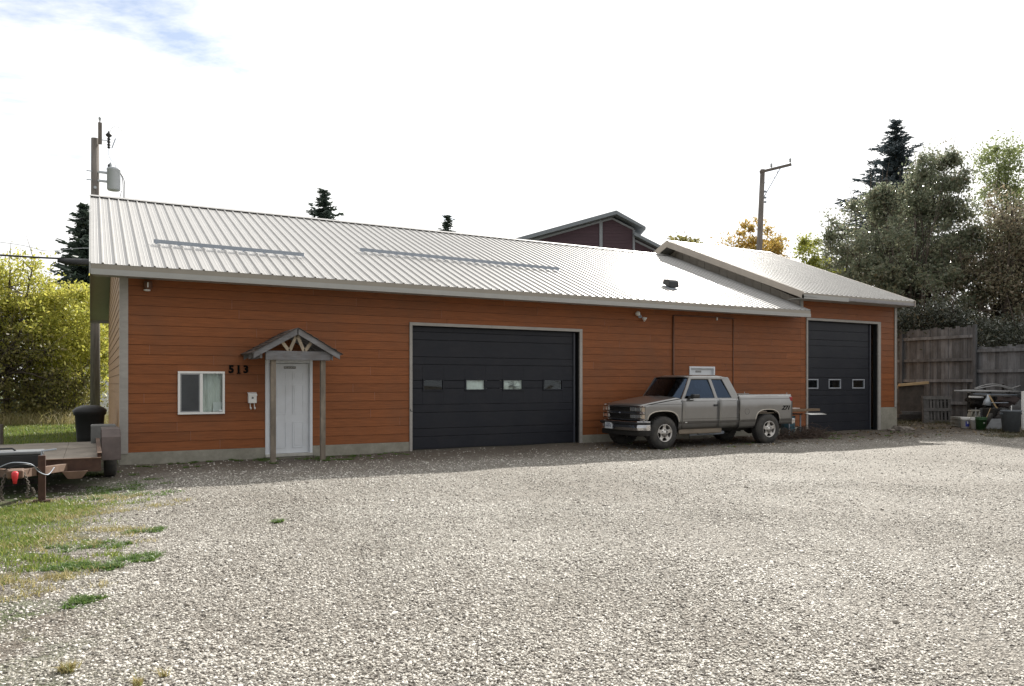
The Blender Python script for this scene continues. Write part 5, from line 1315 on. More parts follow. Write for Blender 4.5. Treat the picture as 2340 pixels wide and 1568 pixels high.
# ------------------------------------------------------------------ scrap and buckets by the fence
def gpt(u, v, zc):
    p = at_depth(u, v, zc); return Vector((p.x, p.y, float(gz(p.x, p.y))))
M_lightwood = pmat('fresh_plank', (0.46, 0.33, 0.18), .75, var=.15, scale=6)
M_palletw = pmat('pallet_wood', (0.095, 0.09, 0.086), .9, var=.35, scale=8, rnd=.15)
M_greyp = pmat('grey_plastic', (0.10, 0.115, 0.13), .6, var=.15)
M_greenp = pmat('green_plastic', (0.025, 0.085, 0.028), .45, var=.15)
M_bluep = pmat('blue_plastic', (0.045, 0.14, 0.19), .5, var=.2, dirt=(.12, .11, .09), dirt_scale=5, dirt_amt=.5)
M_bluep_ink = pmat('blue_ink', (.05, .06, .30), .5)
M_pvc = pmat('pale_pipe', (0.30, 0.30, 0.30), .4, var=.15, scale=3)
RGT = Vector((_C, -_S, 0)); FWD = Vector((_S, _C, 0)); UP = Vector((0, 0, 1))
def slab(p, wx, hz, th, mat, name, parent, lean=0.0, skew=0.0, bevel=.004, yaw=0.0):
    """upright board at p (bottom left), wx wide to the right, hz high, leaning back"""
    r = RGT * math.cos(yaw) + FWD * math.sin(yaw); f = -RGT * math.sin(yaw) + FWD * math.cos(yaw)
    up = (UP + f * lean + r * skew).normalized(); m = MB(); b = f * th
    a = [p, p + r * wx, p + r * wx + up * hz, p + up * hz]
    m.add(a + [q + b for q in a], [(0, 1, 2, 3), (7, 6, 5, 4), (0, 4, 5, 1), (1, 5, 6, 2), (2, 6, 7, 3), (3, 7, 4, 0)])
    return m.build(name, mat, parent, bevel=bevel)
# pallet
pp = gpt(2111, 966, 27.9); pa = thing('pallet', 'grey wooden pallet leaning upright by the fence', 'pallet', pp)
r_, up_ = RGT, (UP + FWD * .18 + RGT * .06).normalized(); skew = .06
def pal(name, x0, x1, z0, z1, dep, th): 
    o = pp + RGT * x0 + up_ * z0 + FWD * dep
    slab(o, x1 - x0, z1 - z0, th, M_palletw, name, pa, .18, .06)
for z0 in (.0, .44, .88): pal('deck_board', .0, 1.04, z0, z0 + .12, .0, .02)
for z0, z1 in ((.122, .438), (.562, .878)):
    for k, x0 in enumerate((.0, .24, .36, .50, .62, .76, .90)):
        pal('slat', x0 + .01, x0 + (.22 if k == 0 else .085), z0, z1, .022, .02)
for z0 in (.0, .2, .4, .6, .8): slab(pp + up_ * z0 + FWD * .14, 1.04, .19, .02, M_under, 'gap_shade_board', pa, .18, .06)  # near-black backing so the gaps between slats read as deep shade
for x0 in (.02, .50, .98): pal('stringer', x0 - .02, x0 + .04, .002, .998, .045, .09)
# dark sheet with plank on top
pp2 = gpt(2056, 962, 29.6)
tag(slab(pp2, 1.0, 1.38, .03, pmat('dark_plywood', (.075, .062, .052), .85, var=.35, scale=5), 'plywood_sheet', None, .10), 'dark stained plywood sheet leaning on the fence', 'plywood sheet')
pk = pp2 + UP * 1.375 + FWD * .04
tag(MB().bar(pk + RGT * -.02, pk + RGT * 1.10 + UP * .10, .14, .10).build('plank', M_lightwood, None, bevel=.008), 'fresh yellow plank lying on top of the dark plywood sheet', 'plank')
pk3 = gpt(2046, 960, 30.2) + UP * 1.30
tag(MB().bar(pk3 + RGT * -.3, pk3 + RGT * .12, .14, .13).build('plank', M_lightwood, None, bevel=.008), 'short end of yellow timber beside the garage corner', 'plank')
# timbers at the foot
for k in range(3):
    q = gpt(2050 + k * 7, 962, 29.0 - k * .25) + UP * (.09 + .13 * k)
    tag(MB().bar(q + FWD * .2, q + RGT * 1.25 + FWD * .2, .14, .12).build('timber', M_palletw, None, bevel=.008), ['lowest dark timber lying at the foot of the fence', 'middle dark timber in the pile at the foot of the fence', 'top dark timber in the pile at the foot of the fence'][k], 'timber')
# stack of pale siding sheets
pst = gpt(2190, 972, 26.6)
for k in range(8):
    q = pst + UP * (.03 + k * .042)
    tag(MB().bar(q + RGT * (-.17 + .012 * (k % 3)), q + RGT * (.17 + .02 * (k % 2)) , .5, .022, up=(0, 0, 1)).build('siding_offcut', pmat('pale_offcut', (.24, .24, .215), .7, var=.15, rnd=.2), None),
        ['bottom', 'second lowest', 'third lowest', 'fourth lowest', 'fourth highest', 'third highest', 'second highest', 'topmost'][k] + ' pale siding offcut in the low stack beside the pallet', 'offcut', 'stacked siding offcuts beside the pallet')
def bucket(name, c, r0, r1, h, mat, label, cat='bucket', handle=True, rim=True):
    t = thing(name, label, cat, c)
    MB().lathe([(r0 * .2, .004), (r0, .004), (r0 + (r1 - r0) * .8, h * .8), (r0 + (r1 - r0) * .8 + .008, h * .8), (r0 + (r1 - r0) * .8 + .01, h * .84), (r1 - .004, h * .86), (r1, h), (r1 - .012, h), (r0 - .01, .03), (r0 * .2, .03)], c, 24, caps=False).build('bucket_body', mat, t, smooth=True)
    if rim: MB().lathe([(r1, h - .022), (r1 + .010, h - .02), (r1 + .010, h - .002), (r1 - .010, h + .003), (r1 - .012, h - .006)], c, 24, caps=False).build('rim', mat, t)
    if handle:
        pts = [c + RGT * (r1 * math.cos(a)) + UP * (h - .06 - .0 * math.sin(a)) - FWD * (r1 * 1.05 * math.sin(a)) - UP * (.10 * math.sin(a)) for a in np.linspace(0, math.pi, 12)]
        MB().tube(pts, .004, 5).build('wire_handle', M_steel, t)
    return t
b1 = bucket('bucket', gpt(2205, 983, 26.0), .12, .145, .38, M_vinyl, 'white bucket with blue label, left of the white pair')
def label_on(t, c, r, z0, z1, aw, mat, name='printed_label'):
    m = MB(); n = 8; a0 = math.atan2(-FWD.y, -FWD.x)
    for k in range(n):
        a = a0 - aw / 2 + aw * k / (n - 1)
        for z_ in (z0, z1): m.v.append((c.x + math.cos(a) * r, c.y + math.sin(a) * r, c.z + z_))
    for k in range(n - 1): m.f.append((2 * k, 2 * k + 2, 2 * k + 3, 2 * k + 1))
    return m.build(name, mat, t, smooth=True, fixn=False)
c1 = b1.location.copy(); label_on(b1, c1, .1375, .07, .25, 1.0, M_bluep_ink); label_on(b1, c1, .139, .17, .24, .35, M_vinyl, 'label_panel')
b2 = bucket('bucket', gpt(2227, 986, 25.7), .12, .145, .37, M_vinyl, 'white bucket with faded label, beside the green bucket')
label_on(b2, b2.location.copy(), .138, .10, .22, .7, pmat('faded_label', (.38, .40, .44), .6, var=.4, scale=30)); label_on(b2, b2.location.copy(), .1395, .15, .19, .3, M_black, 'label_mark')
b3 = bucket('bucket', gpt(2241, 989, 25.4), .145, .17, .42, M_greenp, 'dark green bucket holding tool handles', handle=False)
label_on(b3, b3.location.copy(), .165, .23, .245, .35, M_vinyl, 'white_stripe')
cc = b3.location
for (dx, dz, ex, lab) in ((-.05, .15, -.12, 'left thin stick leaning in the green bucket'), (.0, .18, -.05, 'middle thin stick standing in the green bucket'), (.06, .3, .25, 'pale handle slanting right out of the green bucket')):
    tag(MB().tube([cc + RGT * dx * .5 + UP * .05, cc + RGT * (dx + ex) + UP * (.42 + dz)], .010, 6).build('tool_handle', M_lightwood if ex > 0 else M_pvc, None), lab, 'tool handle')
cw = b2.location
tag(MB().tube([cw + UP * .05, cw + RGT * .03 + UP * .72], .011, 6).build('tool_handle', M_pvc, None), 'white stick standing in the faded white bucket', 'tool handle')
cn = gpt(2309, 998, 24.6)
can = thing('dustbin', 'large grey plastic bin at the right edge of the scrap', 'bin', cn)
MB().lathe([(.1, .005), (.235, .005), (.285, .64), (.30, .645), (.30, .70), (.282, .70), (.225, .03), (.1, .03)], cn, 28, caps=False).build('bin_body', M_greyp, can, smooth=True)
for a in (0, math.pi): 
    e = cn + RGT * (.30 * math.cos(a)); MB().box(e.x - .03, e.x + .03, e.y - .05, e.y + .05, cn.z + .56, cn.z + .62).build('grip', M_greyp, can, bevel=.01)
tag(MB().tube([cn + UP * .1, cn + RGT * .02 + UP * .85], .016, 6).build('white_rod', M_vinyl, None), 'short white rod standing up in the grey bin', 'rod')
q = gpt(2262, 986, 25.2)
tag(MB().add([q + UP * .04 + RGT * -.15, q + UP * .03 + RGT * .38 - FWD * .25, q + UP * .36 + RGT * .56 + FWD * .05, q + UP * .34 + RGT * .20 + FWD * .25] + [q + UP * .06 + RGT * -.15, q + UP * .05 + RGT * .38 - FWD * .25, q + UP * .38 + RGT * .56 + FWD * .05, q + UP * .36 + RGT * .20 + FWD * .25],
    [(0, 1, 2, 3), (7, 6, 5, 4), (0, 4, 5, 1), (1, 5, 6, 2), (2, 6, 7, 3), (3, 7, 4, 0)]).build('grey_board', pmat('grey_sheet', (.10, .105, .11), .7), None), 'flat grey board lying tilted beside the grey bin', 'board')
# pipe rack
rk = gpt(2215, 960, 27.6); rack = thing('pipe_rack', 'dark steel rack carrying long pipes in front of the fence', 'rack', rk)
for u in (2212, 2249, 2291, 2334):
    b_ = gpt(u, 960, 27.4); MB().box(b_.x - .03, b_.x + .03, b_.y - .03, b_.y + .03, b_.z - .1, 1.58).build('upright', M_under, rack)
    for z_ in (1.28, .95): 
        MB().bar(b_ + UP * (z_ - b_.z), b_ - FWD * .35 + UP * (z_ - b_.z), .05, .05).build('rack_arm', M_under, rack)
g = random.Random(9)
labs = ['longest pale pipe sticking out left on the rack', 'upper pale pipe on the rack', 'second pale pipe on the rack', 'thin dark pipe between the pale pipes on the rack', 'lowest pale pipe in the upper rack tier']
for k, (u0, u1, v0, dd) in enumerate(((2168, 2350, 893, -.32), (2190, 2350, 892, -.24), (2205, 2350, 896, -.16), (2212, 2350, 900, -.28), (2235, 2350, 903, -.2))):
    a, b = at_depth(u0, v0, 27.4) + FWD * dd, at_depth(u1, v0 + 3, 27.4) + FWD * dd
    tag(MB().tube([a, b], .03 if k != 3 else .018, 8).build('pipe', M_pvc if k != 3 else M_steel, None, smooth=True), labs[k], 'pipe')
a, b = at_depth(2213, 907, 27.2), at_depth(2246, 908, 27.2)
tag(MB().tube([a, b], .035, 8).build('pipe', M_vinyl, None, smooth=True), 'short white pipe on the lower tier of the rack', 'pipe')
for k, (pts, lab) in enumerate(((((2226, 888), (2250, 880), (2272, 878), (2300, 884), (2329, 895)), 'upper bowed tent pole arching over the pipe rack'), (((2228, 889), (2255, 884), (2280, 882), (2310, 890), (2335, 900)), 'lower bowed tent pole arching over the pipe rack'), (((2310, 888), (2335, 880), (2360, 876)), 'bowed pole at the right edge over the rack'))):
    tag(MB().tube(curve([at_depth(u, v, 27.3 - .1 * k) for u, v in pts], 5), .022, 6).build('bowed_pole', M_pvc, None, smooth=True), lab, 'pole')
# dark folded tarps and machine under the rack
def lump(name, c, rx, ry, rz, mat, label, cat, seed, parent=None):
    g_ = np.random.default_rng(seed); m = MB()
    ph = g_.random(6) * 6
    def f(u, v):
        a = u * 2 * math.pi; e = (v - .5) * math.pi
        d = Vector((math.cos(a) * math.cos(e), math.sin(a) * math.cos(e), math.sin(e)))
        k = 1 + .14 * math.sin(5 * d.x + ph[0]) * math.sin(4 * d.y + ph[1]) + .10 * math.sin(9 * d.z + ph[2] + 6 * d.x) + .05 * math.sin(17 * d.y + ph[3])
        return Vector(c) + Vector((d.x * rx, d.y * ry, d.z * rz)) * k
    m.grid(28, 15, f)
    return tag(m.build(name, mat, parent, smooth=True, fixn=False), label, cat)
q = gpt(2268, 955, 28.0)
lump('folded_tarp', q + UP * .85 + FWD * .3, .95, .45, .36, pmat('dark_tarp', (.028, .027, .026), .8), 'dark folded tarp heaped under the pipe rack', 'tarp', 2)
q = gpt(2322, 955, 27.2)
lump('folded_tarp', q + UP * .8 + FWD * .3, .55, .4, .30, pmat('maroon_tarp', (.055, .040, .038), .8), 'brownish tarp bundle at the right end of the rack', 'tarp', 3)
q = gpt(2272, 968, 26.9); mc = thing('garden_machine', 'black wheeled garden machine in shadow under the rack', 'machine', q)
MB().box(q.x - .35, q.x + .35, q.y - .2, q.y + .25, q.z + .25, q.z + .62).build('engine_housing', M_under, mc, bevel=.06)
for s_ in (-.28, .30):
    w = q + RGT * s_ - FWD * .25
    MB().lathe([(.10, -.05), (.2, -.055), (.22, -.03), (.22, .03), (.2, .055), (.10, .05)], w + UP * .22, 18, 'y', caps=True).build('wheel', M_tyre, mc, smooth=True)
MB().tube([q + UP * .6, q + UP * .80 + RGT * -.25 - FWD * .2, q + UP * .80 + RGT * .35 - FWD * .2], .014, 6).build('handlebar', M_steel, mc)
for (u_, zc_, rx_, rz_, sd, lab) in ((2238, 27.3, .45, .32, 11, 'low dark heap under the left end of the pipe rack'), (2300, 26.6, .5, .34, 12, 'black heap slumped just behind the grey bin'), (2330, 26.0, .4, .45, 13, 'tallest black heap at the right edge behind the grey bin')):
    q = gpt(u_, 965, zc_); lump('dark_heap', q + UP * rz_ * .8, rx_, .35, rz_, pmat('black_heap', (.018, .018, .020), .55), lab, 'heap', sd)  # shapeless lumps added to fill out the dark masses under the rack
# concrete block on end
q = gpt(2213, 962, 26.9); blk = thing('concrete_block', 'grey hollow concrete block standing tilted behind the white buckets', 'concrete block', q)
for k in range(3):
    o = q + UP * (.06 + .22 * k) + RGT * (.10 * k * .35)
    slab(o, .32, .05, .19, M_conc, 'web', blk, 0, .3)
    if k < 2:
        slab(o + UP * .052 + RGT * .012, .045, .165, .19, M_conc, 'face_shell', blk, 0, .3); slab(o + UP * .052 + RGT * .285, .045, .165, .19, M_conc, 'face_shell', blk, 0, .3); slab(o + UP * .052 + RGT * .15, .035, .165, .19, M_conc, 'web', blk, 0, .3)
# funnel-shaped scoop and bent strip hanging from the rack
a = at_depth(2257, 902, 27.0)
tag(MB().tube([a, a + UP * -.10, a + UP * -.22 + RGT * -.03, a + UP * -.38 + RGT * -.05], [.035, .05, .10, .135], 12, cap=False).build('sheet_scoop', pmat('pale_sheet_metal', (.42, .46, .50), .45, metal=.2), None, smooth=True, solid=.006), 'pale flared metal scoop hanging from the rack', 'scoop')
st = MB()
for (u, v) in ((2259, 903), (2266, 915), (2275, 930), (2289, 948)):
    c = at_depth(u, v, 26.7); st.v += [tuple(c - RGT * .03), tuple(c + RGT * .03)]
for k in range(3): st.f.append((2 * k, 2 * k + 1, 2 * k + 3, 2 * k + 2))
tag(st.build('bent_strip', M_lightwood, None, solid=.012, fixn=False), 'pale bent strip slanting from the rack down to the grey bin', 'strip')
q = gpt(2337, 990, 25.0)
tag(MB().box(q.x - .04, q.x + .04, q.y - .04, q.y + .04, q.z - .1, q.z + 1.25).build('white_post', M_vinyl, None, bevel=.008), 'white post at the right edge beside the grey bin', 'post')
# rocks at the garage foundation
def rock(c, s, seed, mat, label, group=None):
    g_ = random.Random(seed); m = MB(); bm = bmesh.new(); bmesh.ops.create_icosphere(bm, subdivisions=2, radius=1)
    for v_ in bm.verts:
        k = 1 + .22 * math.sin(3 * v_.co.x + seed) * math.sin(4 * v_.co.y - seed) + g_.uniform(-.07, .07)
        v_.co = Vector((v_.co.x * s[0] * k, v_.co.y * s[1] * k, v_.co.z * s[2] * k))
    me = bpy.data.meshes.new('rock'); bm.to_mesh(me); bm.free()
    o = link('rock', me, mat, None); o.location = c; o.rotation_euler = (0, 0, seed); return tag(o, label, 'rock', group)
M_rock = pmat('field_stone', (.20, .175, .15), .9, var=.3, scale=9, bump=.5)
for k, (u, v, s, lab) in enumerate(((2052, 975, (.30, .2, .13), 'largest rock at the garage foundation corner'), (2068, 972, (.22, .18, .11), 'brown rock right of the garage corner'), (2080, 978, (.16, .13, .08), 'small flat rock furthest right of the garage corner'), (2036, 979, (.15, .12, .06), 'small grey rock against the concrete foundation'))):
    c = gpt(u, v, 26.4 - k * .1); rock(c + UP * .03, s, k + 1, M_rock, lab)

# ------------------------------------------------------------------ things behind the truck
c = Vector((18.55, 16.35, -.05)); br = thing('blue_barrel', 'cut blue plastic barrel on a cart behind the truck', 'barrel', c)
MB().lathe([(.05, .16), (.19, .16), (.205, .22), (.205, .40), (.212, .42), (.205, .44), (.205, .60), (.215, .66), (.19, .66), (.19, .20), (.05, .19)], c, 24, caps=False).build('barrel_body', M_bluep, br, smooth=True)
for a_ in (-.2, .28):
    MB().box(c.x + a_ - .015, c.x + a_ + .015, c.y - .24, c.y - .21, .02, .66).build('cart_leg', M_steel, br)
MB().box(c.x - .26, c.x + .34, c.y - .26, c.y + .3, .65, .69).build('cart_top', M_rust, br)
for s_ in (-.28, .42):
    MB().lathe([(.05, -.03), (.15, -.035), (.16, 0), (.15, .035), (.05, .03)], (c.x + s_, c.y - .1, .12), 16, 'y').build('cart_wheel', M_tyre, br, smooth=True)
tag(MB().box(17.9, 18.9, 16.2, 16.62, .835, .85).build('white_board', M_vinyl, None), 'white sheet lying lowest in the stack on the blue barrel cart', 'board')
tag(MB().bar((18.0, 16.05, .78), (19.35, 15.95, .80), .25, .07).build('brown_plank', M_lightwood and pmat('brown_plank_wood', (.16, .11, .07), .8, var=.25), None, bevel=.008), 'brown plank laid across the blue barrel cart', 'plank')
tag(MB().add([(18.75, 15.85, .70), (19.42, 15.75, .69), (19.55, 15.75, .655), (18.9, 15.8, .66), (18.75, 15.95, .71), (19.42, 15.9, .70), (19.55, 15.9, .665), (18.9, 15.95, .67)], [(0, 1, 2, 3), (7, 6, 5, 4), (0, 4, 5, 1), (1, 5, 6, 2), (2, 6, 7, 3), (3, 7, 4, 0)]).build('white_board', M_vinyl, None), 'white board end sticking out behind the truck', 'board')
# brush pile
def brush(name, label, c, rx, ry, rz, n, seed, mat, cat, ln=.35):
    g_ = np.random.default_rng(seed); m = MB()
    for k in range(n):
        d = unit(g_.normal(size=3)); d[2] = abs(d[2]) * .6; p = Vector(c) + Vector((g_.normal() * rx * .5, g_.normal() * ry * .5, abs(g_.normal()) * rz * .45))
        e = p + Vector((d[0], d[1], d[2] * .6 - .1)) * ln * g_.uniform(.4, 1.2)
        e.z = max(e.z, c[2] + .01)
        m.tube([p, p.lerp(e, .5) + Vector((0, 0, .04)), e], [.007, .005, .003], 3, cap=False)
    return tag(m.build(name, mat, None, fixn=False), label, cat)
M_brush = pmat('dead_brush', (.075, .052, .040), .9, var=.4, scale=12)
brush('brush_pile', 'dark tangle of dead brush on the ground behind the truck', (18.45, 15.85, -.05), 1.1, .35, .32, 480, 5, M_brush, 'brush pile')
brush('brush_pile', 'dead twigs and brush under the right end of the barrel cart', (19.2, 15.9, -.05), .5, .3, .28, 200, 6, M_brush, 'brush pile')

# ------------------------------------------------------------------ flatbed trailer at left
tl = thing('flatbed_trailer', 'rusty flatbed trailer with plywood deck parked at the left edge', 'trailer', (-.85, 15, -.05))
DX0, DX1, DY0, DY1, DZ = -1.90, .14, 13.42, 17.6, .40
for k, (a, b) in enumerate(((-1.86, -1.12), (-1.115, -.38), (-.375, .10))):
    for (ya, yb) in ((13.5, 14.35), (14.355, 15.9), (15.905, 17.55)):
        MB().box(a, b, ya, yb, DZ + random.uniform(0, .006), DZ + .022 + random.uniform(0, .008)).build('deck_sheet', M_deck, tl)
MB().box(DX0, DX1, DY0, DY0 + .06, .245, .445).build('front_rail', M_rust, tl)
MB().box(DX0, DX1, DY0 - .012, DY0 + .055, .446, .458).build('rail_lip', M_rustl, tl)
for x0 in (DX0, DX1 - .05):
    MB().box(x0, x0 + .05, DY0 + .061, DY1, .30, .52).build('side_rail', M_rust, tl)
    MB().box(x0 - .005, x0 + .06, DY0 + .0, DY1, .521, .532).build('rail_lip', M_rustl, tl)
for y_ in (14.6, 15.8, 17.0): MB().box(DX0 + .06, DX1 - .06, y_, y_ + .08, .25, .39).build('cross_member', M_rust, tl)
for sgn, xe in ((1, -.34), (-1, -1.36)):
    MB().bar((-.86 + sgn * .03, 12.05, .40), (xe, 13.40, .33), .07, .11).build('tongue_beam', M_rustl, tl, bevel=.006)
MB().box(-.95, -.77, 11.80, 12.10, .36, .47).build('coupler', M_rustl, tl, bevel=.02)
MB().lathe([(.022, -.10), (.028, -.05), (.038, -.02), (.040, .04), (.022, .06)], (-.86, 11.78, .40), 12).build('coupler_lock', M_red, tl, smooth=True)
MB().prism([(-.30, .17), (-.12, .17), (-.04, .28), (-.38, .28)], 'y', 13.22, 13.28).build('gusset_plate', M_rustl, tl)
MB().box(-.64, -.55, 12.42, 12.51, -.02, .60).build('jack_post', M_rust, tl, bevel=.008)
MB().box(-.70, -.49, 12.38, 12.55, -.05, -.018).build('jack_foot', M_rust, tl)
MB().tube([(-.60, 12.46, .60), (-.60, 12.46, .66), (-.42, 12.46, .68)], .012, 6).build('jack_crank', M_steel, tl)
def chain(pts, name='safety_chain'):
    m = MB(); pts = curve(pts, 7)
    for i in range(0, len(pts) - 1):
        a, b = pts[i], pts[i + 1]; d = (b - a); s_ = Vector((.014, 0, 0)) if i % 2 else Vector((0, .014, 0))
        m.tube([a - d * .25, a + d * .1 + s_, b - d * .1 + s_, b + d * .25, b - d * .1 - s_, a + d * .1 - s_, a - d * .25], .006, 4)
    return m.build(name, pmat('chain_steel', (.14, .12, .10), .6, metal=.5), tl)
chain([(-.98, 11.95, .42), (-1.02, 11.9, .2), (-1.0, 11.9, .08)]); chain([(-.78, 11.95, .44), (-.72, 11.92, .26), (-.74, 11.92, .10), (-.66, 11.92, .14), (-.68, 11.92, .22)])
wire('brake_cable', curve([(-1.05, 12.0, .50), (-.9, 11.95, .56), (-.7, 12.05, .52), (-.62, 12.2, .40), (-.52, 12.35, .34), (-.45, 12.5, .42)]), .007, tl, M_steel)
wire('brake_cable', curve([(-1.0, 12.0, .46), (-.8, 11.95, .53), (-.66, 12.1, .48), (-.58, 12.3, .36)]), .006, tl)
# fender: boxed top over the wheel
for (xa, xb) in ((.16, .44), (-2.22, -1.92)):
    fe_ = MB(); prof = [(14.62, .30), (14.72, .68), (14.92, .80), (15.78, .80), (15.98, .66), (16.05, .40)]
    n = len(prof)
    for (y_, z_) in prof: fe_.v += [(xa, y_, z_), (xb, y_, z_)]
    for k in range(n - 1): fe_.f.append((2 * k, 2 * k + 1, 2 * k + 3, 2 * k + 2))
    o = len(fe_.v); fe_.v += [(xb, y_, z_) for y_, z_ in prof] + [(xb, y_, max(.32, z_ - .10) if 0 < i < n - 1 else z_) for i, (y_, z_) in enumerate(prof)]
    for k in range(n - 1): fe_.f.append((o + k, o + k + 1, o + n + k + 1, o + n + k))
    fe_.build('fender', M_fender, tl, solid=.02, fixn=False, bevel=.02)
    xc = (xa + xb) / 2
    w = bpy.data.objects.new('wheel', None); C.objects.link(w); w.parent = tl; w.matrix_parent_inverse = Matrix.Translation(-ROOTLOC[tl.name])
    MB().lathe([(.17, -.09), (.28, -.10), (.325, -.07), (.325, .07), (.28, .10), (.17, .09)], (xc, 15.34, .275), 30, 'x', caps=False).build('tyre', M_tyre, w, smooth=True)
    MB().lathe([(.0, -.03), (.17, -.03), (.18, -.08), (.18, .08), (.17, .03), (.0, .03)], (xc, 15.34, .275), 24, 'x', caps=False).build('rim', M_steel, w, smooth=True)
tb = thing('toolbox', 'black plastic toolbox with carry handle on the trailer tongue', 'toolbox', (-1.0, 13, .44))
MB().box(-1.45, -.60, 12.82, 13.22, .405, .585).build('box', M_black, tb, bevel=.015)
MB().box(-1.455, -.595, 12.81, 13.225, .588, .635).build('lid', pmat('grey_lid', (.16, .17, .18), .4, var=.2, scale=4), tb, bevel=.015)
MB().tube([(-1.20, 13.0, .635), (-1.16, 13.0, .67), (-.98, 13.0, .67), (-.94, 13.0, .635)], .014, 6).build('carry_handle', M_black, tb)
# wheelie bin and crate next to the wall
wb = thing('refuse_bin', 'black lidded refuse bin standing beside the building corner', 'bin', (-.02, 20.0, -.02))
m = MB(); n = 20
def ring(rx, ry, z_, sup=4):
    out = []
    for k in range(n):
        a = 2 * math.pi * k / n; c_, s_ = math.cos(a), math.sin(a)
        out.append((-.02 + rx * math.copysign(abs(c_) ** (2 / sup), c_), 20.0 + ry * math.copysign(abs(s_) ** (2 / sup), s_), z_))
    return out
rings = [ring(.24, .25, -.02), ring(.27, .28, .4), ring(.30, .32, .86), ring(.335, .35, .90), ring(.335, .35, .95)]
for r_0 in rings: m.v += r_0
for i in range(len(rings) - 1):
    for k in range(n): m.f.append((i * n + k, i * n + (k + 1) % n, (i + 1) * n + (k + 1) % n, (i + 1) * n + k))
m.f.append(tuple(range(n)))
m.build('bin_body', M_black, wb, smooth=True)
m = MB(); rings = [ring(.345, .36, .952), ring(.345, .36, .99), ring(.28, .30, 1.05), ring(.15, .16, 1.10, 2.5)]
for r_0 in rings: m.v += r_0
for i in range(3):
    for k in range(n): m.f.append((i * n + k, i * n + (k + 1) % n, (i + 1) * n + (k + 1) % n, (i + 1) * n + k))
m.f.append(tuple(range(3 * n, 4 * n))); m.build('lid', M_black, wb, smooth=True)
for x in (-.28, .24): MB().lathe([(.06, -.03), (.11, -.03), (.11, .03), (.06, .03)], (x, 20.28, .09), 14, 'x').build('bin_wheel', M_tyre, wb)
tag(MB().box(.0, .44, 17.0, 17.55, .30, .78).build('grey_crate', pmat('grey_crate_plastic', (.13, .13, .125), .6, var=.15), None, bevel=.02), 'grey box standing behind the trailer fender', 'crate')
tag(MB().lathe([(.03, 0), (.03, .05), (.012, .06)], (-2.02, 23.5, .02), 8).tube([(-2.02, 23.5, -.1), (-2.02, 23.5, .55)], .06, 8).build('short_stake', M_pole, None), 'short dark stake on the lawn at the left edge', 'stake')

# ------------------------------------------------------------------ turf, weeds, leaf litter, gravel stones
def blades(name, pts, hmin, hmax, w, mat, label, cat, spread=.35, bend=.4, seed=1):
    g_ = np.random.default_rng(seed); n = len(pts)
    x, y = pts[:, 0], pts[:, 1]; z_ = gz(x, y) - .003
    a = g_.random(n) * 2 * math.pi; h = hmin + (hmax - hmin) * g_.random(n) ** 1.6
    side = np.stack([np.cos(a), np.sin(a), np.zeros(n)], 1) * (w * (.6 + .8 * g_.random(n)))[:, None]
    lean = np.stack([g_.normal(size=n), g_.normal(size=n), np.zeros(n)], 1) * spread
    b0 = np.stack([x, y, z_], 1); mid = b0 + (lean * .45 + np.array([0, 0, .62])) * h[:, None]; tip = b0 + (lean * (1 + bend) + np.array([0, 0, .95])) * h[:, None]
    v = np.stack([b0 - side, b0 + side, mid + side * .7, mid - side * .7, tip], 1).reshape(-1, 3)
    me = bpy.data.meshes.new(name); me.vertices.add(n * 5); me.vertices.foreach_set('co', v.reshape(-1).astype(np.float32))
    base = np.arange(n)[:, None] * 5
    li = np.concatenate([base + np.array([[0, 1, 2, 3]]), base + np.array([[3, 2, 4]])], 1).reshape(-1).astype(np.int32)
    me.loops.add(len(li)); me.loops.foreach_set('vertex_index', li)
    ls = np.stack([np.arange(n) * 7, np.arange(n) * 7 + 4], 1).reshape(-1).astype(np.int32)
    me.polygons.add(2 * n); me.polygons.foreach_set('loop_start', ls)
    me.update(calc_edges=True); me.validate()
    o = link(name, me, mat, None, kind='stuff'); o['label'] = label; o['category'] = cat; return o
G_green = leaf_mat('grass_green', [(0.09, 0.15, 0.025), (0.15, 0.22, 0.04), (0.22, 0.27, 0.06), (0.30, 0.29, 0.10)], .5)
G_dry = leaf_mat('grass_dry', [(0.40, 0.33, 0.16), (0.30, 0.27, 0.10), (0.50, 0.42, 0.24), (0.20, 0.22, 0.07)], .45)
G_weed = leaf_mat('weed_green', [(0.07, 0.14, 0.035), (0.12, 0.21, 0.05), (0.19, 0.25, 0.07)], .45)
g = np.random.default_rng(77)
def patch(n, cx, cy, rx, ry, rot=0.0):
    k_ = max(3, n // 55); cx_, cy_ = g.normal(size=k_) * .5, g.normal(size=k_) * .5; i_ = g.integers(0, k_, n)
    x, y = (cx_[i_] + g.normal(size=n) * .10) * rx, (cy_[i_] + g.normal(size=n) * .10) * ry; c_, s_ = math.cos(rot), math.sin(rot)
    return np.stack([cx + x * c_ - y * s_, cy + x * s_ + y * c_], 1)
def ground_uv(u, v): 
    zc = 1750 * 1.65 / (v - 876); p = at_depth(u, v, zc); return p.x, p.y
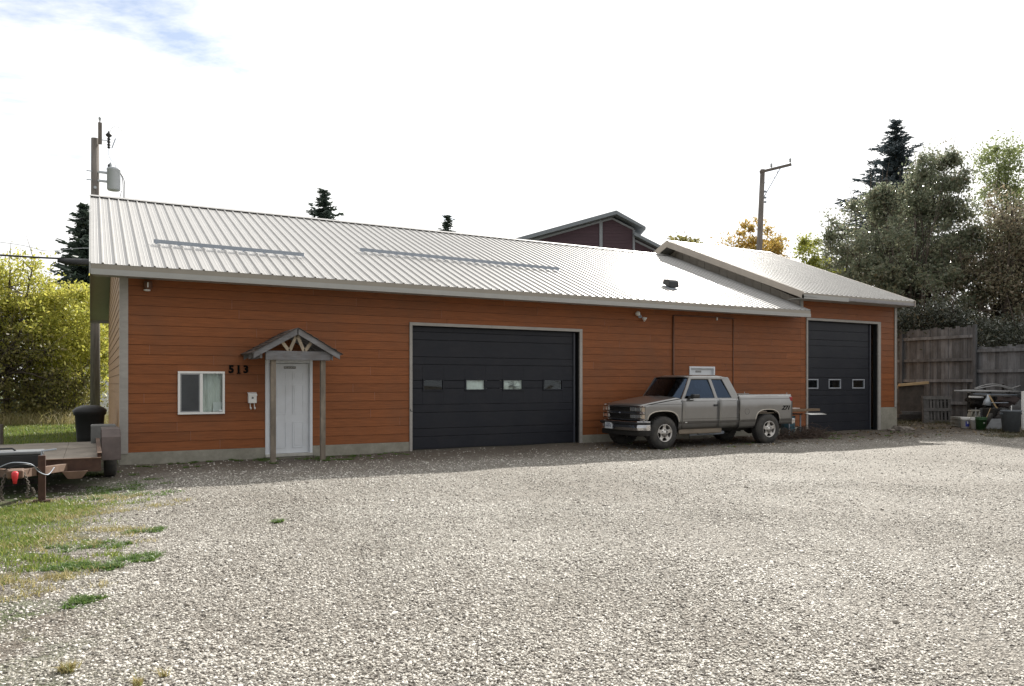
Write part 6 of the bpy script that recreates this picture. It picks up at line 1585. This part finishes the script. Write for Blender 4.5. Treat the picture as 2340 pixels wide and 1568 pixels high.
# lawn beyond the trailer
lawn = np.stack([g.uniform(-9, .45, 30000), g.uniform(20.5, 35.5, 30000)], 1)
blades('lawn_grass', lawn, .05, .13, .008, G_green, 'short green lawn behind the trailer', 'grass', seed=2)
fg = [patch(11000, *ground_uv(0, 1185), .9, 1.0), patch(6000, *ground_uv(-40, 1240), .8, 1.0), patch(4200, *ground_uv(110, 1165), .7, .6), patch(1800, *ground_uv(60, 1290), .7, .5)]
blades('turf_grass', np.concatenate(fg), .015, .065, .0045, G_green, 'green turf creeping over the gravel in the left foreground', 'grass', seed=3)
dry = [patch(1500, *ground_uv(180, 1175), .9, .6), patch(800, *ground_uv(200, 1225), .7, .5), patch(700, *ground_uv(90, 1320), .8, .4), patch(900, *ground_uv(120, 1240), .9, .6), patch(500, *ground_uv(60, 1345), .7, .4), patch(160, *ground_uv(145, 1535), .14, .06), patch(700, *ground_uv(250, 1140), .8, .35), patch(90, *ground_uv(330, 1560), .1, .05)]
blades('dry_grass', np.concatenate(dry), .02, .075, .004, G_dry, 'straw-coloured dry grass thinning into the gravel at left', 'grass', spread=.6, seed=4)
wd = [patch(600, *ground_uv(330, 1215), .26, .16), patch(800, *ground_uv(225, 1250), .36, .20), patch(800, *ground_uv(300, 1278), .32, .22), patch(1200, *ground_uv(165, 1300), .28, .16), patch(700, *ground_uv(250, 1297), .2, .06), patch(600, *ground_uv(170, 1375), .25, .12), patch(300, *ground_uv(640, 1193), .15, .05)]
# weeds along the wall and round the porch posts
for k in range(34):
    x = g.uniform(.6, 6.4); wd.append(patch(g.integers(20, 160), x, WY - .10 - abs(g.normal()) * .45, .22, .10))
for k in range(26):
    x = g.uniform(11.8, 24); wd.append(patch(g.integers(30, 110), x, 14.6 + g.random() * 2.2, .3, .12))
wd += [patch(420, 4.45, 16.15, .22, .12), patch(380, 4.75, 16.2, .35, .10), patch(120, 3.2, 16.2, .2, .08), patch(700, .1, 15.8, .5, .7), patch(1500, .4, 13.6, .7, .8), patch(700, .25, 12.5, .9, .3)]
blades('low_weeds', np.concatenate(wd), .012, .05, .006, G_weed, 'low green weed patches in the gravel and along the wall', 'weeds', spread=.9, seed=5)
dryb = np.stack([g.uniform(-7, .9, 5000), g.uniform(33.6, 36.2, 5000)], 1)
blades('tall_dry_grass', dryb, .2, .75, .008, G_dry, 'tall dry grass along the foot of the yellow trees', 'grass', spread=.5, seed=6)
blades('fence_weeds', np.concatenate([patch(2600, 27.0, 16.5, 1.6, 2.2), patch(1500, 25.6, 13.6, 1.4, 1.0), patch(1600, 27.5, 19.5, 1.2, 2.0)]), .03, .16, .006, leaf_mat('dull_weeds', [(.10, .085, .04), (.07, .08, .03), (.14, .11, .06)], .3), 'dull weeds and litter on the ground by the fence', 'weeds', spread=.9, seed=7)
# fallen leaves
nl = 2600
lx = np.concatenate([g.uniform(24.5, 28.6, 1900), g.uniform(11, 24, 700)]); ly = np.concatenate([g.uniform(11.5, 21, 1900), g.uniform(14.2, 17, 700)])
ctr = np.stack([lx, ly, gz(lx, ly) + .012], 1); ax = unit(np.stack([g.normal(size=nl), g.normal(size=nl), g.normal(size=nl) * .25], 1)); ay = unit(np.cross(ax, np.tile([0, 0, 1.0], (nl, 1)) + g.normal(size=(nl, 3)) * .3))
sz = (.03 + .03 * g.random(nl))[:, None]
lf = quads_mesh('fallen_leaves', ctr, ax * sz, ay * sz * .6, leaf_mat('dead_leaves', [(.16, .10, .05), (.10, .07, .04), (.22, .15, .06), (.12, .10, .05)], .2), None, kind='stuff')
lf['label'] = 'brown fallen leaves scattered by the fence and wall'; lf['category'] = 'leaves'

def pebbles(name, pts, sizes, mat, label):
    me = bpy.data.meshes.new(name); n = len(pts)
    co = np.stack([pts[:, 0], pts[:, 1], gz(pts[:, 0], pts[:, 1]) + sizes * .10], 1)
    me.vertices.add(n); me.vertices.foreach_set('co', co.reshape(-1).astype(np.float32))
    at = me.attributes.new('psize', 'FLOAT', 'POINT'); at.data.foreach_set('value', sizes.astype(np.float32)); me.update()
    o = link(name, me, mat, None, kind='stuff'); o['label'] = label; o['category'] = 'gravel'
    ng = bpy.data.node_groups.new('pebble_scatter', 'GeometryNodeTree')
    ng.interface.new_socket('Geometry', in_out='INPUT', socket_type='NodeSocketGeometry'); ng.interface.new_socket('Geometry', in_out='OUTPUT', socket_type='NodeSocketGeometry')
    nn, ll = ng.nodes, ng.links
    gi, go = nn.new('NodeGroupInput'), nn.new('NodeGroupOutput')
    ico = nn.new('GeometryNodeMeshIcoSphere'); ico.inputs['Radius'].default_value = 1.0; ico.inputs['Subdivisions'].default_value = 2
    ps = nn.new('GeometryNodeSetPosition'); ll.new(ico.outputs['Mesh'], ps.inputs['Geometry'])
    nt = nn.new('ShaderNodeTexNoise'); nt.inputs['Scale'].default_value = 1.1; nt.inputs['Detail'].default_value = 1
    sub = nn.new('ShaderNodeVectorMath'); sub.operation = 'SUBTRACT'; sub.inputs[1].default_value = (.5, .5, .5); ll.new(nt.outputs['Color'], sub.inputs[0])
    scl = nn.new('ShaderNodeVectorMath'); scl.operation = 'SCALE'; scl.inputs['Scale'].default_value = 1.3; ll.new(sub.outputs[0], scl.inputs[0])
    ll.new(scl.outputs[0], ps.inputs['Offset'])
    sm_ = nn.new('GeometryNodeSetMaterial'); sm_.inputs['Material'].default_value = mat; ll.new(ps.outputs[0], sm_.inputs['Geometry'])
    iop = nn.new('GeometryNodeInstanceOnPoints'); ll.new(gi.outputs[0], iop.inputs['Points']); ll.new(sm_.outputs[0], iop.inputs['Instance'])
    rv = nn.new('FunctionNodeRandomValue'); rv.data_type = 'FLOAT_VECTOR'; rv.inputs[0].default_value = (-.35, -.35, 0); rv.inputs[1].default_value = (.35, .35, 6.28); rv.inputs['Seed'].default_value = 3
    ll.new(rv.outputs[0], iop.inputs['Rotation'])
    rs = nn.new('FunctionNodeRandomValue'); rs.data_type = 'FLOAT_VECTOR'; rs.inputs[0].default_value = (.8, .6, .45); rs.inputs[1].default_value = (1.3, 1.0, .85); rs.inputs['Seed'].default_value = 8
    na = nn.new('GeometryNodeInputNamedAttribute'); na.data_type = 'FLOAT'; na.inputs['Name'].default_value = 'psize'
    ms = nn.new('ShaderNodeVectorMath'); ms.operation = 'SCALE'; ll.new(rs.outputs[0], ms.inputs[0]); ll.new(na.outputs[0], ms.inputs['Scale'])
    ll.new(ms.outputs[0], iop.inputs['Scale']); ll.new(iop.outputs[0], go.inputs[0])
    md = o.modifiers.new('scatter', 'NODES'); md.node_group = ng
    return o
def stone_mat():
    m = bpy.data.materials.new('gravel_stone'); m.use_nodes = True
    n, l = m.node_tree.nodes, m.node_tree.links; b = n['Principled BSDF']; b.inputs['Roughness'].default_value = .6; b.inputs['Specular IOR Level'].default_value = .4
    oi = n.new('ShaderNodeObjectInfo'); ra = n.new('ShaderNodeValToRGB'); e = ra.color_ramp.elements
    e[0].color = (.085, .075, .066, 1); e[1].color = (.82, .80, .76, 1)
    for p, c in ((.2, (.22, .20, .175)), (.5, (.46, .44, .40)), (.8, (.68, .66, .615))):
        k = e.new(p); k.color = c + (1,)
    l.new(oi.outputs['Random'], ra.inputs['Fac'])
    ge = n.new('ShaderNodeNewGeometry'); no = n.new('ShaderNodeTexNoise'); no.inputs['Scale'].default_value = .34; no.inputs['Detail'].default_value = 6; no.inputs['Roughness'].default_value = .62
    l.new(ge.outputs['Position'], no.inputs['Vector'])
    dr = n.new('ShaderNodeValToRGB'); dr.color_ramp.elements[0].position = .32; dr.color_ramp.elements[0].color = (.74, .72, .68, 1); dr.color_ramp.elements[1].position = .66; dr.color_ramp.elements[1].color = (1.12, 1.11, 1.09, 1)
    l.new(no.outputs['Fac'], dr.inputs['Fac'])
    mu = n.new('ShaderNodeMixRGB'); mu.blend_type = 'MULTIPLY'; mu.inputs['Fac'].default_value = 1; l.new(ra.outputs[0], mu.inputs['Color1']); l.new(dr.outputs[0], mu.inputs['Color2'])
    l.new(mu.outputs[0], b.inputs['Base Color']); return m
M_stone = stone_mat()
def edge_ok(p):
    """thin the stones out towards the turf at the west and under the walls"""
    x, y = p[:, 0], p[:, 1]
    w = sstep(-1.6, 1.0, x - .55 * sstep(5, 12.5, y) + .5 * np.sin(y * 2.1) * np.sin(x * 1.7 + 1)) * .93 + .07
    w = w * (1 - .85 * sstep(24.3, 26, x)) * (y < WY - .08) * (1 - .75 * sstep(13.8, 16.4, y))
    for (xa, ya, xb, yb) in ((2.6, 2.0, 8.4, 15.5), (4.4, 2.0, 9.9, 15.5), (5.5, 3.0, 20.6, 16.0), (6.9, 3.0, 22.2, 16.0)):   # wheel tracks up to the two garage doors
        tx, ty = xb - xa, yb - ya; ln2 = math.hypot(tx, ty)
        dd = ((x - xa) * ty - (y - ya) * tx) / ln2 + .35 * np.sin(y * .45 + xa)
        w = w * (1 - .5 * np.exp(-(dd / .24) ** 2))
    return g.random(len(p)) < w
PB, SZ = [], []
for (r0, r1, dens_, s0, s1) in ((2.6, 5.0, 4700, .0045, .0135), (5.0, 7.5, 3300, .0050, .0135), (7.5, 10.5, 1900, .0055, .0130), (10.5, 14, 700, .007, .0155), (14, 19, 180, .008, .018), (19, 27, 40, .010, .02)):
    a0, a1 = -8, 66
    area = .5 * math.radians(a1 - a0) * (r1 ** 2 - r0 ** 2); n = int(area * dens_)
    r = np.sqrt(g.uniform(r0 ** 2, r1 ** 2, n)); a = np.radians(g.uniform(a0, a1, n)); p = np.stack([r * np.sin(a), r * np.cos(a)], 1)
    fine = .5 + .5 * np.sin(p[:, 0] * .9 + 1.3 * np.sin(p[:, 1] * .5)) * np.sin(p[:, 1] * .75 + np.sin(p[:, 0] * .6))
    p = p[edge_ok(p) & (g.random(len(p)) < .55 + .45 * fine)]; PB.append(p); SZ.append(s0 + (s1 - s0) * g.random(len(p)) ** 1.7)
pebbles('gravel_stones', np.concatenate(PB), np.concatenate(SZ), M_stone, 'pale crushed gravel stones covering the yard')
nb = 260
r = np.sqrt(g.uniform(2.8 ** 2, 13 ** 2, nb)); a = np.radians(g.uniform(-7, 64, nb)); p = np.stack([r * np.sin(a), r * np.cos(a)], 1)
pebbles('larger_stones', p, .015 + .016 * g.random(nb) ** 2, M_stone, 'scattered larger stones lying on the gravel')
